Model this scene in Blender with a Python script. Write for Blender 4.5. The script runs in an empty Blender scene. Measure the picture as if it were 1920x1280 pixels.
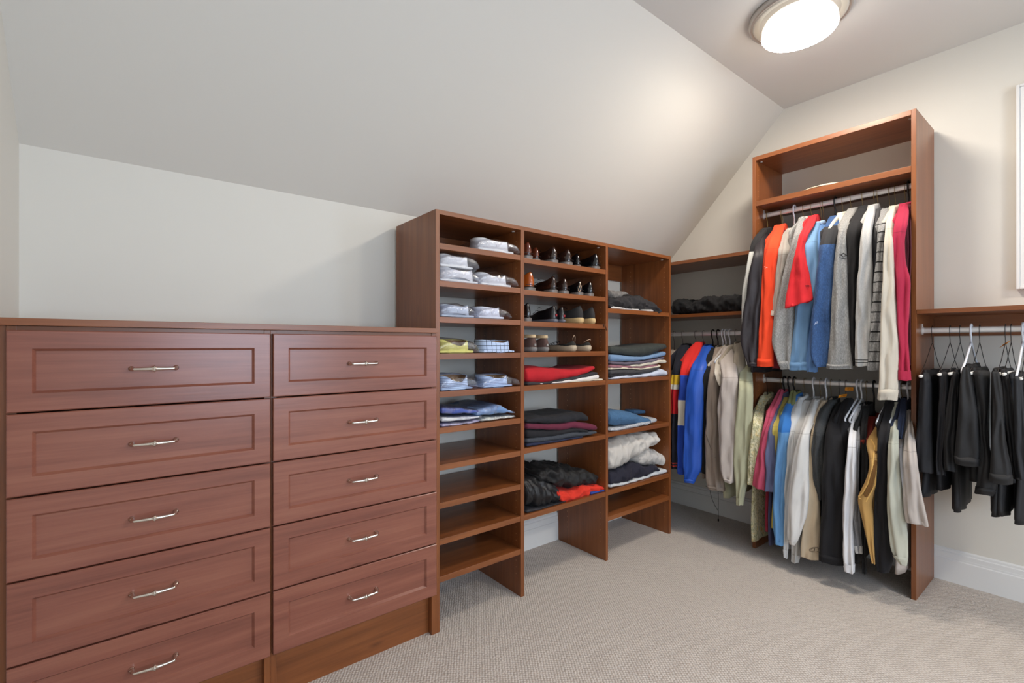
import bpy, math, random
from mathutils import Vector, noise
from mathutils.bvhtree import BVHTree
PI=math.pi
C=bpy.context.scene.collection
random.seed(7)
# ------------------------------------------------------------------ measured data (metres)
CAMA=0.897349
LAMP1=40.0
LAMP2=68.0
WORLD=1.0
DAY=20.0
DAY2=13.0
EXPO=1.27
G={'upper': [{'name': 'jacket', 'short': 'white-sleeved jacket', 'label': 'jacket with black shoulders and white sleeve, leftmost on the upper rod of the tower', 'cat': 'jacket', 'c': '1d1c1e', 'rows': [(1.8865, 2.945, 1.2884, 0.0167), (1.8092, 2.829, 1.2773, 0.0235), (1.7363, 2.785, 1.2769, 0.0196), (1.6424, 2.785, 1.2877, 0.0259), (1.5203, 2.785, 1.3114, 0.0262), (1.3763, 2.785, 1.3186, 0.024), (1.2317, 2.785, 1.3161, 0.0215), (1.088, 2.785, 1.29, 0.0236)], 'y': 1.288, 'hy': 1.288, 'hem': 1.118, 'hk': 'wire', 'bc': '1b1b1d', 'bands': [(1.088, 1.7336, 'd9dbd6')], 'seed': 3.37},
 {'name': 'windbreaker', 'short': 'charcoal windbreaker', 'label': 'dark charcoal windbreaker hanging just left of the orange sweater', 'cat': 'windbreaker', 'c': '262227', 'rows': [(1.8667, 2.945, 1.2884, 0.0167), (1.8108, 2.8611, 1.2611, 0.0257), (1.7125, 2.74, 1.2177, 0.0302), (1.6354, 2.74, 1.2313, 0.035), (1.511, 2.74, 1.2451, 0.0426), (1.3716, 2.74, 1.2591, 0.0475), (1.2592, 2.74, 1.2689, 0.0519), (1.1839, 2.74, 1.2664, 0.0449), (1.1277, 2.74, 1.2588, 0.0336), (1.0828, 2.74, 1.254, 0.0244)], 'y': 1.288, 'hy': 1.2863, 'hem': 1.0424, 'hk': 'wire', 'r': 0.55, 'gl': 1, 'sh': 0.0, 'cuff': 0.03, 'seed': 6.74},
 {'name': 'sweater', 'short': 'orange sweater', 'label': "bright orange long-sleeved sweater, second sleeve to the right of the charcoal windbreaker's dark collar", 'cat': 'sweater', 'c': 'e8431a', 'rows': [(1.8915, 2.945, 1.2021, 0.0246), (1.8469, 2.8781, 1.1824, 0.0255), (1.79, 2.7927, 1.1684, 0.033), (1.7316, 2.745, 1.1589, 0.0326), (1.6284, 2.745, 1.1724, 0.0324), (1.4596, 2.745, 1.1794, 0.0308), (1.3222, 2.745, 1.1865, 0.0327), (1.1842, 2.745, 1.1914, 0.0359), (1.0847, 2.745, 1.1946, 0.0382)], 'y': 1.2098, 'hy': 1.2083, 'hem': 1.1147, 'hk': 'wire', 'cuff': 0.018, 'marks': [('logo', 'f0c8b8', [[(1.1917, 1.6279), (1.1811, 1.6292), (1.1706, 1.6224)], [(1.1917, 1.6215), (1.1758, 1.6213)]], 0.0012)], 'seed': 10.11},
 {'name': 'sweater', 'short': 'dark red sweater', 'label': 'dark red sweater mostly hidden, its cuff peeking out right of the orange sweater', 'cat': 'sweater', 'c': '6d1120', 'rows': [(1.8563, 2.945, 1.1793, 0.0108), (1.7968, 2.8557, 1.1567, 0.0114), (1.7157, 2.785, 1.1423, 0.0143), (1.4599, 2.785, 1.1522, 0.0131), (1.1842, 2.785, 1.158, 0.0152), (1.0758, 2.785, 1.1519, 0.0196)], 'y': 1.1963, 'hy': 1.201, 'hem': 1.1058, 'hk': 'wire', 'collar': 0, 'seed': 13.48},
 {'name': 'polo_shirt', 'short': 'taupe polo', 'label': 'taupe short-sleeved polo shirt with dark trim, between orange and grey heather sweaters', 'cat': 'polo_shirt', 'c': 'a39d95', 'rows': [(1.86, 2.945, 1.1481, 0.015), (1.79, 2.84, 1.1305, 0.0259), (1.7074, 2.765, 1.1044, 0.0241), (1.6191, 2.765, 1.1183, 0.0212), (1.4578, 2.765, 1.1401, 0.0186), (1.3626, 2.765, 1.1505, 0.0195)], 'y': 1.1465, 'hy': 1.1389, 'hem': 1.2751, 'hk': 'white', 'long': 0, 'cuff': 0.012, 'cuffc': 'd8d4ca', 'cc': 'cfc9bd', 'seed': 16.85},
 {'name': 'sweater', 'short': 'grey heather sweater', 'label': 'grey heather sweater with white and black striped collar, left of the red polo', 'cat': 'sweater', 'c': '8f8f8d', 'rows': [(1.9123, 2.945, 1.0787, 0.0144), (1.8323, 2.825, 1.0492, 0.0185), (1.7664, 2.755, 1.0373, 0.0202), (1.6713, 2.755, 1.0496, 0.0285), (1.5405, 2.755, 1.0682, 0.0392), (1.4085, 2.755, 1.0905, 0.0467), (1.2745, 2.755, 1.102, 0.0551), (1.2026, 2.755, 1.1044, 0.0526), (1.1308, 2.755, 1.0986, 0.0386), (1.0728, 2.755, 1.0891, 0.0242)], 'y': 1.0897, 'hy': 1.0909, 'hem': 1.1028, 'hk': 'wire', 'h': 0.35, 'cc': 'd6d3ca', 'cuff': 0.02, 'seed': 20.22},
 {'name': 'polo_shirt', 'short': 'red polo', 'label': 'bright red short-sleeved polo shirt with flared sleeve lying over blue shirts', 'cat': 'polo_shirt', 'c': 'd4222a', 'rows': [(1.909, 2.945, 1.0277, 0.0148), (1.8469, 2.8518, 1.0106, 0.0217), (1.7761, 2.7456, 1.0007, 0.0186), (1.7044, 2.72, 1.0074, 0.0166), (1.6353, 2.72, 1.0088, 0.0297), (1.5661, 2.72, 1.0094, 0.0428), (1.497, 2.72, 1.0113, 0.053), (1.4452, 2.72, 1.014, 0.0603), (1.4149, 2.72, 1.0141, 0.0619)], 'y': 1.0446, 'hy': 1.0501, 'hem': 1.3601, 'hk': 'wire', 'long': 0, 'sl': 0.2, 'zs': -0.3, 'cuff': 0.0, 'marks': [('logo', '5c1418', [[(0.9814, 1.5074), (0.9737, 1.5092), (0.966, 1.5067), (0.9584, 1.5085)], [(0.9799, 1.5004), (0.9691, 1.5011), (0.9599, 1.4994)]], 0.001)], 'seed': 23.59},
 {'name': 'shirt', 'short': 'light blue shirt', 'label': 'light sky blue long-sleeved shirt directly behind the red polo', 'cat': 'shirt', 'c': '6f96bd', 'rows': [(1.8696, 2.945, 1.0051, 0.0151), (1.8084, 2.8532, 0.995, 0.0279), (1.7309, 2.765, 0.9751, 0.0272), (1.6348, 2.765, 0.969, 0.0318), (1.5315, 2.765, 0.9737, 0.035), (1.4293, 2.765, 0.9974, 0.0434), (1.3165, 2.765, 1.0132, 0.0359), (1.1849, 2.765, 1.0249, 0.0381), (1.0703, 2.765, 1.0326, 0.0412)], 'y': 1.0072, 'hy': 1.0028, 'hem': 1.1003, 'hk': 'wire', 'cc': 'a8c4e4', 'cuff': 0.02, 'seed': 26.96},
 {'name': 'polo_shirt', 'short': 'pale blue polo', 'label': 'pale blue polo shirt with dark navy inner collar on the upper rod', 'cat': 'polo_shirt', 'c': '5c82b4', 'rows': [(1.8543, 2.945, 0.9829, 0.0152), (1.7936, 2.8539, 0.9624, 0.0184), (1.7037, 2.785, 0.9514, 0.0173), (1.5315, 2.785, 0.9572, 0.0193), (1.3587, 2.785, 0.9642, 0.0186), (1.1851, 2.785, 0.9739, 0.0222), (1.0632, 2.785, 0.9759, 0.0242)], 'y': 0.9908, 'hy': 0.9906, 'hem': 1.0932, 'hk': 'wire', 'cc': '1e2c4c', 'seed': 30.33},
 {'name': 'sweater', 'short': 'blue heather sweater', 'label': 'blue heather sweater with a dark grey shoulder patch and small white emblem', 'cat': 'sweater', 'c': '31517f', 'rows': [(1.8841, 2.945, 0.922, 0.0259), (1.8396, 2.8782, 0.9084, 0.0312), (1.7787, 2.7869, 0.8885, 0.0333), (1.7001, 2.735, 0.8898, 0.0312), (1.6046, 2.735, 0.8946, 0.0338), (1.4796, 2.735, 0.9029, 0.0408), (1.3541, 2.735, 0.9115, 0.0435), (1.2278, 2.735, 0.9188, 0.0494), (1.1432, 2.735, 0.9238, 0.0413), (1.0928, 2.735, 0.9153, 0.0284)], 'y': 0.9327, 'hy': 0.9347, 'hem': 1.1228, 'hk': 'black', 'h': 0.3, 'cuff': 0.0, 'bands': [(1.7043, 1.814, '2a2b2e')], 'marks': [('emblem', 'b8c4dc', [[(0.9363, 1.3052), (0.9333, 1.3136), (0.9296, 1.3185), (0.9258, 1.32)], [(0.9333, 1.3077), (0.9288, 1.31), (0.9273, 1.3159)]], 0.0012)], 'seed': 33.7},
 {'name': 'polo_shirt', 'short': 'cream polo', 'label': 'cream polo shirt whose pale collar shows behind the blue heather sweater', 'cat': 'polo_shirt', 'c': 'd3cec0', 'rows': [(1.8958, 2.945, 0.8931, 0.0122), (1.8341, 2.8525, 0.8584, 0.0125), (1.6946, 2.825, 0.8622, 0.0121), (1.3554, 2.825, 0.8666, 0.0091)], 'y': 0.9001, 'hy': 0.8998, 'hem': 1.3854, 'hk': 'wire', 'long': 0, 'seed': 37.07},
 {'name': 'sweater', 'short': 'crested grey sweater', 'label': 'grey heather sweater with dark embroidered crest on the upper sleeve', 'cat': 'sweater', 'c': '8c8b88', 'rows': [(1.9069, 2.945, 0.8438, 0.0177), (1.8584, 2.8722, 0.8363, 0.0228), (1.7999, 2.7845, 0.8256, 0.0231), (1.7353, 2.735, 0.8284, 0.0159), (1.6373, 2.735, 0.8317, 0.0233), (1.5145, 2.735, 0.8342, 0.0294), (1.3502, 2.735, 0.8347, 0.0347), (1.1859, 2.735, 0.8374, 0.0429), (1.1366, 2.735, 0.8368, 0.0472), (1.0856, 2.735, 0.8377, 0.0514)], 'y': 0.8574, 'hy': 0.8618, 'hem': 1.1156, 'hk': 'wire', 'h': 0.35, 'cuff': 0.022, 'marks': [('crest', '2d2b2c', [[(0.8044, 1.6301), (0.8055, 1.6285), (0.8068, 1.6271), (0.8086, 1.6259), (0.8105, 1.6251), (0.8127, 1.6246), (0.8151, 1.6244), (0.8175, 1.6245), (0.8199, 1.6251), (0.8223, 1.6259), (0.8245, 1.6271), (0.8265, 1.6285), (0.8282, 1.6301), (0.8296, 1.632), (0.8306, 1.6339)], [(0.828, 1.635), (0.8276, 1.6391), (0.8266, 1.6429), (0.8249, 1.646), (0.8227, 1.6483), (0.8202, 1.6495), (0.8175, 1.6497), (0.8148, 1.6487), (0.8123, 1.6467), (0.8101, 1.6438), (0.8085, 1.6402), (0.8074, 1.6362), (0.8071, 1.6319)], [(0.8245, 1.641), (0.8175, 1.6521), (0.8105, 1.6389), (0.8175, 1.6318), (0.8245, 1.641)], [(0.8287, 1.6318), (0.8064, 1.6286)], [(0.8231, 1.6489), (0.8231, 1.6359)], [(0.8119, 1.6472), (0.8119, 1.6343)], [(0.8301, 1.6451), (0.8245, 1.6394)], [(0.805, 1.6413), (0.8105, 1.6373)]], 0.0011)], 'seed': 40.44},
 {'name': 'sweater', 'short': 'black sweater', 'label': 'plain black sweater between the crested grey sweater and the striped-cuff light grey sweater', 'cat': 'sweater', 'c': '151416', 'rows': [(1.9093, 2.945, 0.7965, 0.0136), (1.8556, 2.8644, 0.7896, 0.0253), (1.7717, 2.765, 0.781, 0.0299), (1.6752, 2.765, 0.7878, 0.0231), (1.4308, 2.765, 0.7894, 0.018), (1.2676, 2.765, 0.7911, 0.0128), (1.1208, 2.765, 0.79, 0.0117)], 'y': 0.8073, 'hy': 0.8101, 'hem': 1.0964, 'hk': 'wire', 'seed': 43.81},
 {'name': 'sweater', 'short': 'light grey sweater', 'label': 'light grey sweater with two thin dark stripes at its cuff', 'cat': 'sweater', 'c': 'b4b3b0', 'rows': [(1.9051, 2.945, 0.7591, 0.0125), (1.8558, 2.871, 0.7465, 0.0174), (1.7976, 2.7837, 0.7328, 0.018), (1.7177, 2.735, 0.7299, 0.0198), (1.5831, 2.735, 0.7309, 0.0234), (1.4248, 2.735, 0.7359, 0.0284), (1.3057, 2.735, 0.74, 0.0299), (1.1864, 2.735, 0.7439, 0.0273), (1.1027, 2.735, 0.7446, 0.0254)], 'y': 0.7622, 'hy': 0.76, 'hem': 1.1327, 'hk': 'wire', 'h': 0.1, 'bands': [(1.1282, 1.1322, '2a2a2c'), (1.1162, 1.1202, '2a2a2c')], 'seed': 47.18},
 {'name': 'sweater', 'short': 'half-hidden dark grey sweater', 'label': 'dark grey sweater partly hidden between the light grey and the striped sweaters', 'cat': 'sweater', 'c': '3e3d3f', 'rows': [(1.8788, 2.945, 0.7358, 0.0127), (1.8121, 2.8449, 0.7154, 0.0144), (1.7211, 2.785, 0.7087, 0.0158), (1.5059, 2.785, 0.7119, 0.0125), (1.2664, 2.785, 0.7185, 0.0092), (1.1863, 2.785, 0.7218, 0.0092)], 'y': 0.7443, 'hy': 0.7459, 'hem': 1.2163, 'hk': 'wire', 'seed': 50.55},
 {'name': 'sweater', 'short': 'striped sweater', 'label': 'grey melange sweater with thin black horizontal stripes on the upper rod', 'cat': 'sweater', 'c': '8b8b8a', 'rows': [(1.8742, 2.945, 0.7031, 0.0178), (1.8283, 2.8761, 0.6904, 0.0171), (1.7493, 2.7576, 0.6695, 0.0153), (1.6556, 2.75, 0.6763, 0.0143), (1.5, 2.75, 0.6826, 0.0176), (1.3436, 2.75, 0.6885, 0.0202), (1.2259, 2.75, 0.6956, 0.023), (1.0838, 2.75, 0.7056, 0.0228)], 'y': 0.7023, 'hy': 0.6978, 'hem': 1.1138, 'hk': 'wire', 'h': 0.4, 'bands': [(1.7724, 1.7787, '0e0e10'), (1.7258, 1.7321, '0e0e10'), (1.6792, 1.6855, '0e0e10'), (1.6326, 1.639, '0e0e10'), (1.5861, 1.5924, '0e0e10'), (1.5395, 1.5458, '0e0e10'), (1.4929, 1.4992, '0e0e10'), (1.4463, 1.4526, '0e0e10'), (1.3997, 1.406, '0e0e10'), (1.3531, 1.3594, '0e0e10'), (1.3065, 1.3128, '0e0e10'), (1.2599, 1.2662, '0e0e10'), (1.2133, 1.2196, '0e0e10'), (1.1667, 1.1731, '0e0e10'), (1.1201, 1.1265, '0e0e10')], 'seed': 53.92},
 {'name': 'sweater', 'short': 'cream sweater', 'label': 'long cream sweater whose cuff hangs lowest of all on the upper rod', 'cat': 'sweater', 'c': 'c9c1b2', 'rows': [(1.8809, 2.945, 0.6704, 0.0116), (1.8404, 2.8842, 0.6644, 0.0152), (1.7835, 2.7989, 0.6511, 0.0149), (1.6817, 2.71, 0.6325, 0.0154), (1.4916, 2.71, 0.6342, 0.0212), (1.3392, 2.71, 0.6333, 0.0282), (1.187, 2.71, 0.6335, 0.0319), (1.0194, 2.71, 0.6341, 0.0325), (0.9888, 2.71, 0.6365, 0.0333), (0.952, 2.71, 0.6396, 0.0333)], 'y': 0.675, 'hy': 0.6743, 'hem': 0.982, 'hk': 'wire', 'cuff': 0.048, 'tx': 0.032, 'seed': 57.29},
 {'name': 'sweater', 'short': 'raspberry sweater', 'label': 'raspberry pink and red sweater, next to the right panel on the upper rod', 'cat': 'sweater', 'c': 'a81f40', 'rows': [(1.8839, 2.945, 0.6299, 0.0147), (1.8358, 2.8729, 0.6157, 0.0194), (1.759, 2.7576, 0.6007, 0.0224), (1.6802, 2.735, 0.6041, 0.0187), (1.566, 2.735, 0.6012, 0.0217), (1.4967, 2.735, 0.5915, 0.0285), (1.4137, 2.735, 0.5917, 0.024), (1.2626, 2.735, 0.5921, 0.0186), (1.1117, 2.735, 0.585, 0.0197), (1.044, 2.735, 0.5833, 0.0215)], 'y': 0.6349, 'hy': 0.6348, 'hem': 1.074, 'hk': 'wire', 'cuff': 0.016, 'seed': 60.66},
 {'name': 'sweater', 'short': 'maroon sweater', 'label': 'dark maroon sweater squeezed between the raspberry sweater and the right panel', 'cat': 'sweater', 'c': '4a0a1c', 'rows': [(1.8713, 2.945, 0.61, 0.0076), (1.732, 2.845, 0.5906, 0.0073), (1.4205, 2.845, 0.5917, 0.0073), (1.1087, 2.845, 0.5912, 0.0067)], 'y': 0.6192, 'hy': 0.6219, 'hem': 1.1387, 'hk': 'black', 'nofar': 1, 'seed': 64.03}], 'lower': [{'name': 'shirt', 'short': 'tropical print shirt', 'label': 'short-sleeved cream and olive tropical print shirt at the left end of the lower rod', 'cat': 'shirt', 'c': 'c9c199', 'rows': [(0.8984, 2.945, 1.2745, 0.0324), (0.8519, 2.8752, 1.2755, 0.0183), (0.8002, 2.7977, 1.2538, 0.0247), (0.7497, 2.735, 1.2333, 0.0233), (0.6507, 2.735, 1.242, 0.0273), (0.5517, 2.735, 1.2477, 0.0283), (0.4917, 2.735, 1.253, 0.027), (0.4181, 2.735, 1.2655, 0.0185)], 'y': 1.288, 'hy': 1.288, 'hem': 0.0746, 'hk': 'dark', 'long': 0, 'print': 1, 'seed': 67.4},
 {'name': 'polo_shirt', 'short': 'rose polo', 'label': 'dusty rose short-sleeved polo shirt on the lower rod beside the tropical print shirt', 'cat': 'polo_shirt', 'c': 'b2455e', 'rows': [(0.9376, 2.945, 1.192, 0.0114), (0.8907, 2.8746, 1.1831, 0.0179), (0.8294, 2.7827, 1.1812, 0.0186), (0.7284, 2.725, 1.1842, 0.0139), (0.6104, 2.725, 1.2001, 0.0214), (0.502, 2.725, 1.2114, 0.0292), (0.4127, 2.725, 1.2204, 0.0326)], 'y': 1.2057, 'hy': 1.2082, 'hem': 0.1517, 'hk': 'wire', 'zs': 0.35, 'long': 0, 'bc': '8d1f35', 'sl': 0.2, 'seed': 70.77},
 {'name': 'polo_shirt', 'short': 'slate blue polo', 'label': 'slate blue short-sleeved polo shirt between rose and yellow shirts on the lower rod', 'cat': 'polo_shirt', 'c': '5f6585', 'rows': [(0.9157, 2.945, 1.1881, 0.0114), (0.8888, 2.9047, 1.1813, 0.0132), (0.8275, 2.8127, 1.1747, 0.0144), (0.73, 2.74, 1.1612, 0.0202), (0.5667, 2.74, 1.1641, 0.0248), (0.4034, 2.74, 1.166, 0.0284)], 'y': 1.195, 'hy': 1.1928, 'hem': 0.0836, 'hk': 'black', 'zs': -0.2, 'long': 0, 'sl': 0.2, 'bc': '47496a', 'seed': 74.14},
 {'name': 'polo_shirt', 'short': 'yellow polo', 'label': 'yellow polo shirt with a thin green collar stripe on the lower rod', 'cat': 'polo_shirt', 'c': 'c9b85e', 'rows': [(0.8923, 2.945, 1.1665, 0.0234), (0.8615, 2.8988, 1.1575, 0.0232), (0.8181, 2.8337, 1.1539, 0.0207), (0.7419, 2.755, 1.1317, 0.0211), (0.6454, 2.755, 1.1397, 0.0159), (0.5683, 2.755, 1.1438, 0.0091)], 'y': 1.1708, 'hy': 1.1671, 'hem': 0.1825, 'hk': 'black', 'long': 0, 'seed': 77.51},
 {'name': 'sweater', 'short': 'blue sweater', 'label': 'light blue long-sleeved sweater with painted shade on its upper part, on the lower rod, right of the yellow polo', 'cat': 'sweater', 'c': '6294c4', 'rows': [(0.9116, 2.945, 1.1152, 0.0205), (0.8841, 2.9038, 1.1245, 0.0273), (0.8411, 2.8394, 1.1166, 0.0252), (0.7687, 2.735, 1.0896, 0.028), (0.6733, 2.735, 1.1009, 0.0238), (0.578, 2.735, 1.1084, 0.0252), (0.435, 2.735, 1.1165, 0.028), (0.2925, 2.735, 1.12, 0.0272), (0.1981, 2.735, 1.12, 0.0245), (0.1286, 2.735, 1.1159, 0.0178)], 'y': 1.1333, 'hy': 1.1391, 'hem': 0.1367, 'hk': 'black', 'cuff': 0.04, 'bands': [(0.7369, 1.0481, '2f70b8')], 'seed': 80.88},  # band darkens the upper part in place of a gradient of light
 {'name': 'polo_shirt', 'short': 'olive polo', 'label': 'olive polo shirt whose collar shows behind the blue sweater on the lower rod', 'cat': 'polo_shirt', 'c': '75794d', 'rows': [(0.9354, 2.945, 1.1275, 0.012), (0.8963, 2.8863, 1.1113, 0.0144), (0.659, 2.835, 1.1103, 0.0099)], 'y': 1.1338, 'hy': 1.1316, 'hem': 0.3861, 'hk': 'wire', 'long': 0, 'seed': 84.25},
 {'name': 'shirt', 'short': 'white shirt', 'label': 'white long-sleeved shirt directly right of the blue sweater on the lower rod', 'cat': 'shirt', 'c': 'cfd0d0', 'rows': [(0.9037, 2.945, 1.0924, 0.0131), (0.8694, 2.8935, 1.0815, 0.0209), (0.8198, 2.8193, 1.0655, 0.0235), (0.7421, 2.755, 1.0625, 0.0155), (0.5811, 2.755, 1.0759, 0.017), (0.3905, 2.755, 1.0895, 0.0167), (0.2012, 2.755, 1.0939, 0.0141), (0.1067, 2.755, 1.0947, 0.0114), (0.0596, 2.755, 1.0946, 0.0071)], 'y': 1.0912, 'hy': 1.0842, 'hem': 0.0944, 'hk': 'wire', 'cuff': 0.05, 'seed': 87.62},
 {'name': 'sweater', 'short': 'off-white sweater', 'label': 'off-white sweater with folded collar and narrow low-hanging cuff on the lower rod', 'cat': 'sweater', 'c': 'c6c5c2', 'rows': [(0.8875, 2.945, 1.0539, 0.0184), (0.8615, 2.906, 1.0531, 0.0228), (0.8207, 2.8448, 1.0372, 0.0202), (0.7448, 2.77, 1.0319, 0.0191), (0.491, 2.77, 1.0476, 0.0222), (0.2118, 2.77, 1.0468, 0.0231), (0.1201, 2.77, 1.0425, 0.0222), (0.0472, 2.77, 1.0514, 0.0141)], 'y': 1.049, 'hy': 1.0398, 'hem': 0.0958, 'hk': 'white', 'cuff': 0.05, 'seed': 90.99},
 {'name': 'sweatshirt', 'short': 'big white sweatshirt', 'label': 'widest white sweatshirt of the lower rod with bell-shaped long sleeve', 'cat': 'sweatshirt', 'c': 'd4d3d0', 'rows': [(0.896, 2.945, 1.0134, 0.0167), (0.8583, 2.8884, 1.0046, 0.0229), (0.8099, 2.8158, 0.993, 0.0237), (0.7472, 2.7218, 0.9883, 0.0193), (0.6467, 2.715, 1.0004, 0.0297), (0.5089, 2.715, 1.0096, 0.039), (0.3986, 2.715, 1.0152, 0.0446), (0.3241, 2.715, 1.0214, 0.0427), (0.2667, 2.715, 1.0305, 0.0354), (0.1907, 2.715, 1.0396, 0.0262), (0.1572, 2.715, 1.0436, 0.0101)], 'y': 1.0118, 'hy': 1.005, 'hem': 0.1369, 'hk': 'wire', 'cuff': 0.02, 'amp': 0.007, 'seed': 94.36},
 {'name': 'sweatshirt', 'short': 'tan sweatshirt', 'label': 'cream tan sweatshirt with an outlined oval emblem near its hem', 'cat': 'sweatshirt', 'c': 'c9b79c', 'rows': [(0.8951, 2.945, 0.9709, 0.008), (0.8363, 2.8568, 0.9727, 0.0149), (0.7384, 2.755, 0.9606, 0.0121), (0.6026, 2.755, 0.9622, 0.0162), (0.4677, 2.755, 0.9595, 0.0231), (0.3323, 2.755, 0.9596, 0.0312), (0.1946, 2.755, 0.9667, 0.0407), (0.1006, 2.755, 0.9716, 0.0424)], 'y': 0.9778, 'hy': 0.9769, 'hem': 0.1097, 'hk': 'white', 'nofar': 1, 'front': 'front_panel', 'marks': [('oval_emblem', '4a3a30', [[(0.9207, 0.1636), (0.9219, 0.1594), (0.9253, 0.1547), (0.9307, 0.1502), (0.9376, 0.1461), (0.9452, 0.1429), (0.9529, 0.1409), (0.9598, 0.1403), (0.9654, 0.1412), (0.9689, 0.1435), (0.9702, 0.147), (0.9689, 0.1513), (0.9654, 0.156), (0.9598, 0.1606), (0.9529, 0.1647), (0.9452, 0.1679), (0.9376, 0.1698), (0.9307, 0.1703), (0.9253, 0.1693), (0.9219, 0.167), (0.9207, 0.1636)], [(0.9516, 0.1613), (0.9613, 0.1554), (0.9645, 0.148), (0.9597, 0.1434), (0.95, 0.1466)], [(0.9484, 0.1606), (0.9341, 0.1653), (0.9325, 0.1596), (0.9476, 0.1537)], [(0.9476, 0.1608), (0.9492, 0.1469)], [(0.9325, 0.165), (0.9341, 0.152)]], 0.0011)], 'seed': 97.73},
 {'name': 'sweater', 'short': 'dark grey sweater', 'label': 'dark grey heather sweater right of the tan sweatshirt on the lower rod', 'cat': 'sweater', 'c': '3a3c3d', 'rows': [(0.8987, 2.945, 0.9326, 0.0212), (0.8639, 2.8928, 0.9478, 0.0246), (0.8156, 2.8203, 0.9425, 0.0259), (0.7609, 2.75, 0.9328, 0.0235), (0.6527, 2.75, 0.9381, 0.0239), (0.5199, 2.75, 0.9309, 0.023), (0.415, 2.75, 0.9217, 0.0106)], 'y': 0.9487, 'hy': 0.9542, 'hem': 0.313, 'hk': 'wire', 'h': 0.25, 'seed': 101.1},
 {'name': 'sweatshirt', 'short': 'wide black sweatshirt', 'label': 'wide plain black sweatshirt in the middle of the lower rod', 'cat': 'sweatshirt', 'c': '100f13', 'rows': [(0.8935, 2.945, 0.8874, 0.0175), (0.8523, 2.8832, 0.8904, 0.0257), (0.769, 2.7584, 0.8684, 0.0328), (0.6244, 2.735, 0.8631, 0.0405), (0.3631, 2.735, 0.8638, 0.0478), (0.1877, 2.735, 0.8677, 0.0517), (0.1167, 2.735, 0.871, 0.0514)], 'y': 0.9058, 'hy': 0.9131, 'hem': 0.1101, 'hk': 'dark', 'cuff': 0.04, 'collar': 0, 'seed': 104.47},
 {'name': 'jacket', 'short': 'black jacket', 'label': 'black jacket hanging under the right orange tag on the lower rod', 'cat': 'jacket', 'c': '0c0b10', 'rows': [(0.9149, 2.945, 0.8559, 0.0171), (0.8591, 2.8613, 0.8454, 0.0229), (0.7702, 2.785, 0.8386, 0.0233), (0.6207, 2.785, 0.8423, 0.0196), (0.3599, 2.785, 0.8347, 0.012), (0.1337, 2.785, 0.8317, 0.009)], 'y': 0.8761, 'hy': 0.8848, 'hem': 0.1637, 'hk': 'dark', 'collar': 0, 'seed': 107.84},
 {'name': 'shirt', 'short': 'white shirt', 'label': 'white long-sleeved shirt right of the wide black sweatshirt on the lower rod', 'cat': 'shirt', 'c': 'd6d6d8', 'rows': [(0.8818, 2.945, 0.8201, 0.0164), (0.8428, 2.8865, 0.8113, 0.0161), (0.7976, 2.8187, 0.8032, 0.0122), (0.7254, 2.725, 0.7841, 0.0151), (0.5549, 2.725, 0.7899, 0.0224), (0.4262, 2.725, 0.7961, 0.0228), (0.3397, 2.725, 0.8014, 0.0181), (0.2146, 2.725, 0.7938, 0.0198), (0.1641, 2.725, 0.7928, 0.0209), (0.1049, 2.725, 0.792, 0.0187)], 'y': 0.831, 'hy': 0.8337, 'hem': 0.0942, 'hk': 'white', 'arm': 1, 'cuff': 0.055, 'seed': 111.21},
 {'name': 'sweater', 'short': 'mid grey sweater', 'label': 'mid grey sweater with pale cuff, immediately right of the white shirt on the lower rod', 'cat': 'sweater', 'c': '7f8084', 'rows': [(0.8736, 2.945, 0.8113, 0.0076), (0.7981, 2.8319, 0.7885, 0.0084), (0.7237, 2.755, 0.7704, 0.0107), (0.4678, 2.755, 0.7753, 0.0121), (0.3001, 2.755, 0.7679, 0.0161), (0.237, 2.755, 0.7661, 0.0157), (0.1985, 2.755, 0.7621, 0.0131)], 'y': 0.8159, 'hy': 0.8144, 'hem': 0.1905, 'hk': 'white', 'arm': 1, 'h': 0.15, 'cuff': 0.035, 'cuffc': 'c9c9c6', 'seed': 114.58},
 {'name': 'sweater', 'short': 'slim black sweater', 'label': 'slim black sweater between the mid grey sweater and the tan vest', 'cat': 'sweater', 'c': '101012', 'rows': [(0.8855, 2.945, 0.7834, 0.0126), (0.8029, 2.8213, 0.7606, 0.0115), (0.5557, 2.775, 0.7463, 0.0131), (0.3013, 2.775, 0.7478, 0.0081), (0.0986, 2.775, 0.7463, 0.006)], 'y': 0.7919, 'hy': 0.7931, 'hem': 0.1286, 'hk': 'wire', 'nofar': 1, 'seed': 117.95},
 {'name': 'cardigan', 'short': 'rust cardigan', 'label': 'small rust red ribbed cardigan glimpsed left of the tan vest', 'cat': 'cardigan', 'c': '7a2013', 'rows': [(0.8304, 2.945, 0.757, 0.0191), (0.7964, 2.8941, 0.7518, 0.0159), (0.7261, 2.7887, 0.7285, 0.0098)], 'y': 0.7623, 'hy': 0.7617, 'hem': 0.6402, 'hk': 'black', 'long': 0, 'seed': 121.32},
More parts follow.
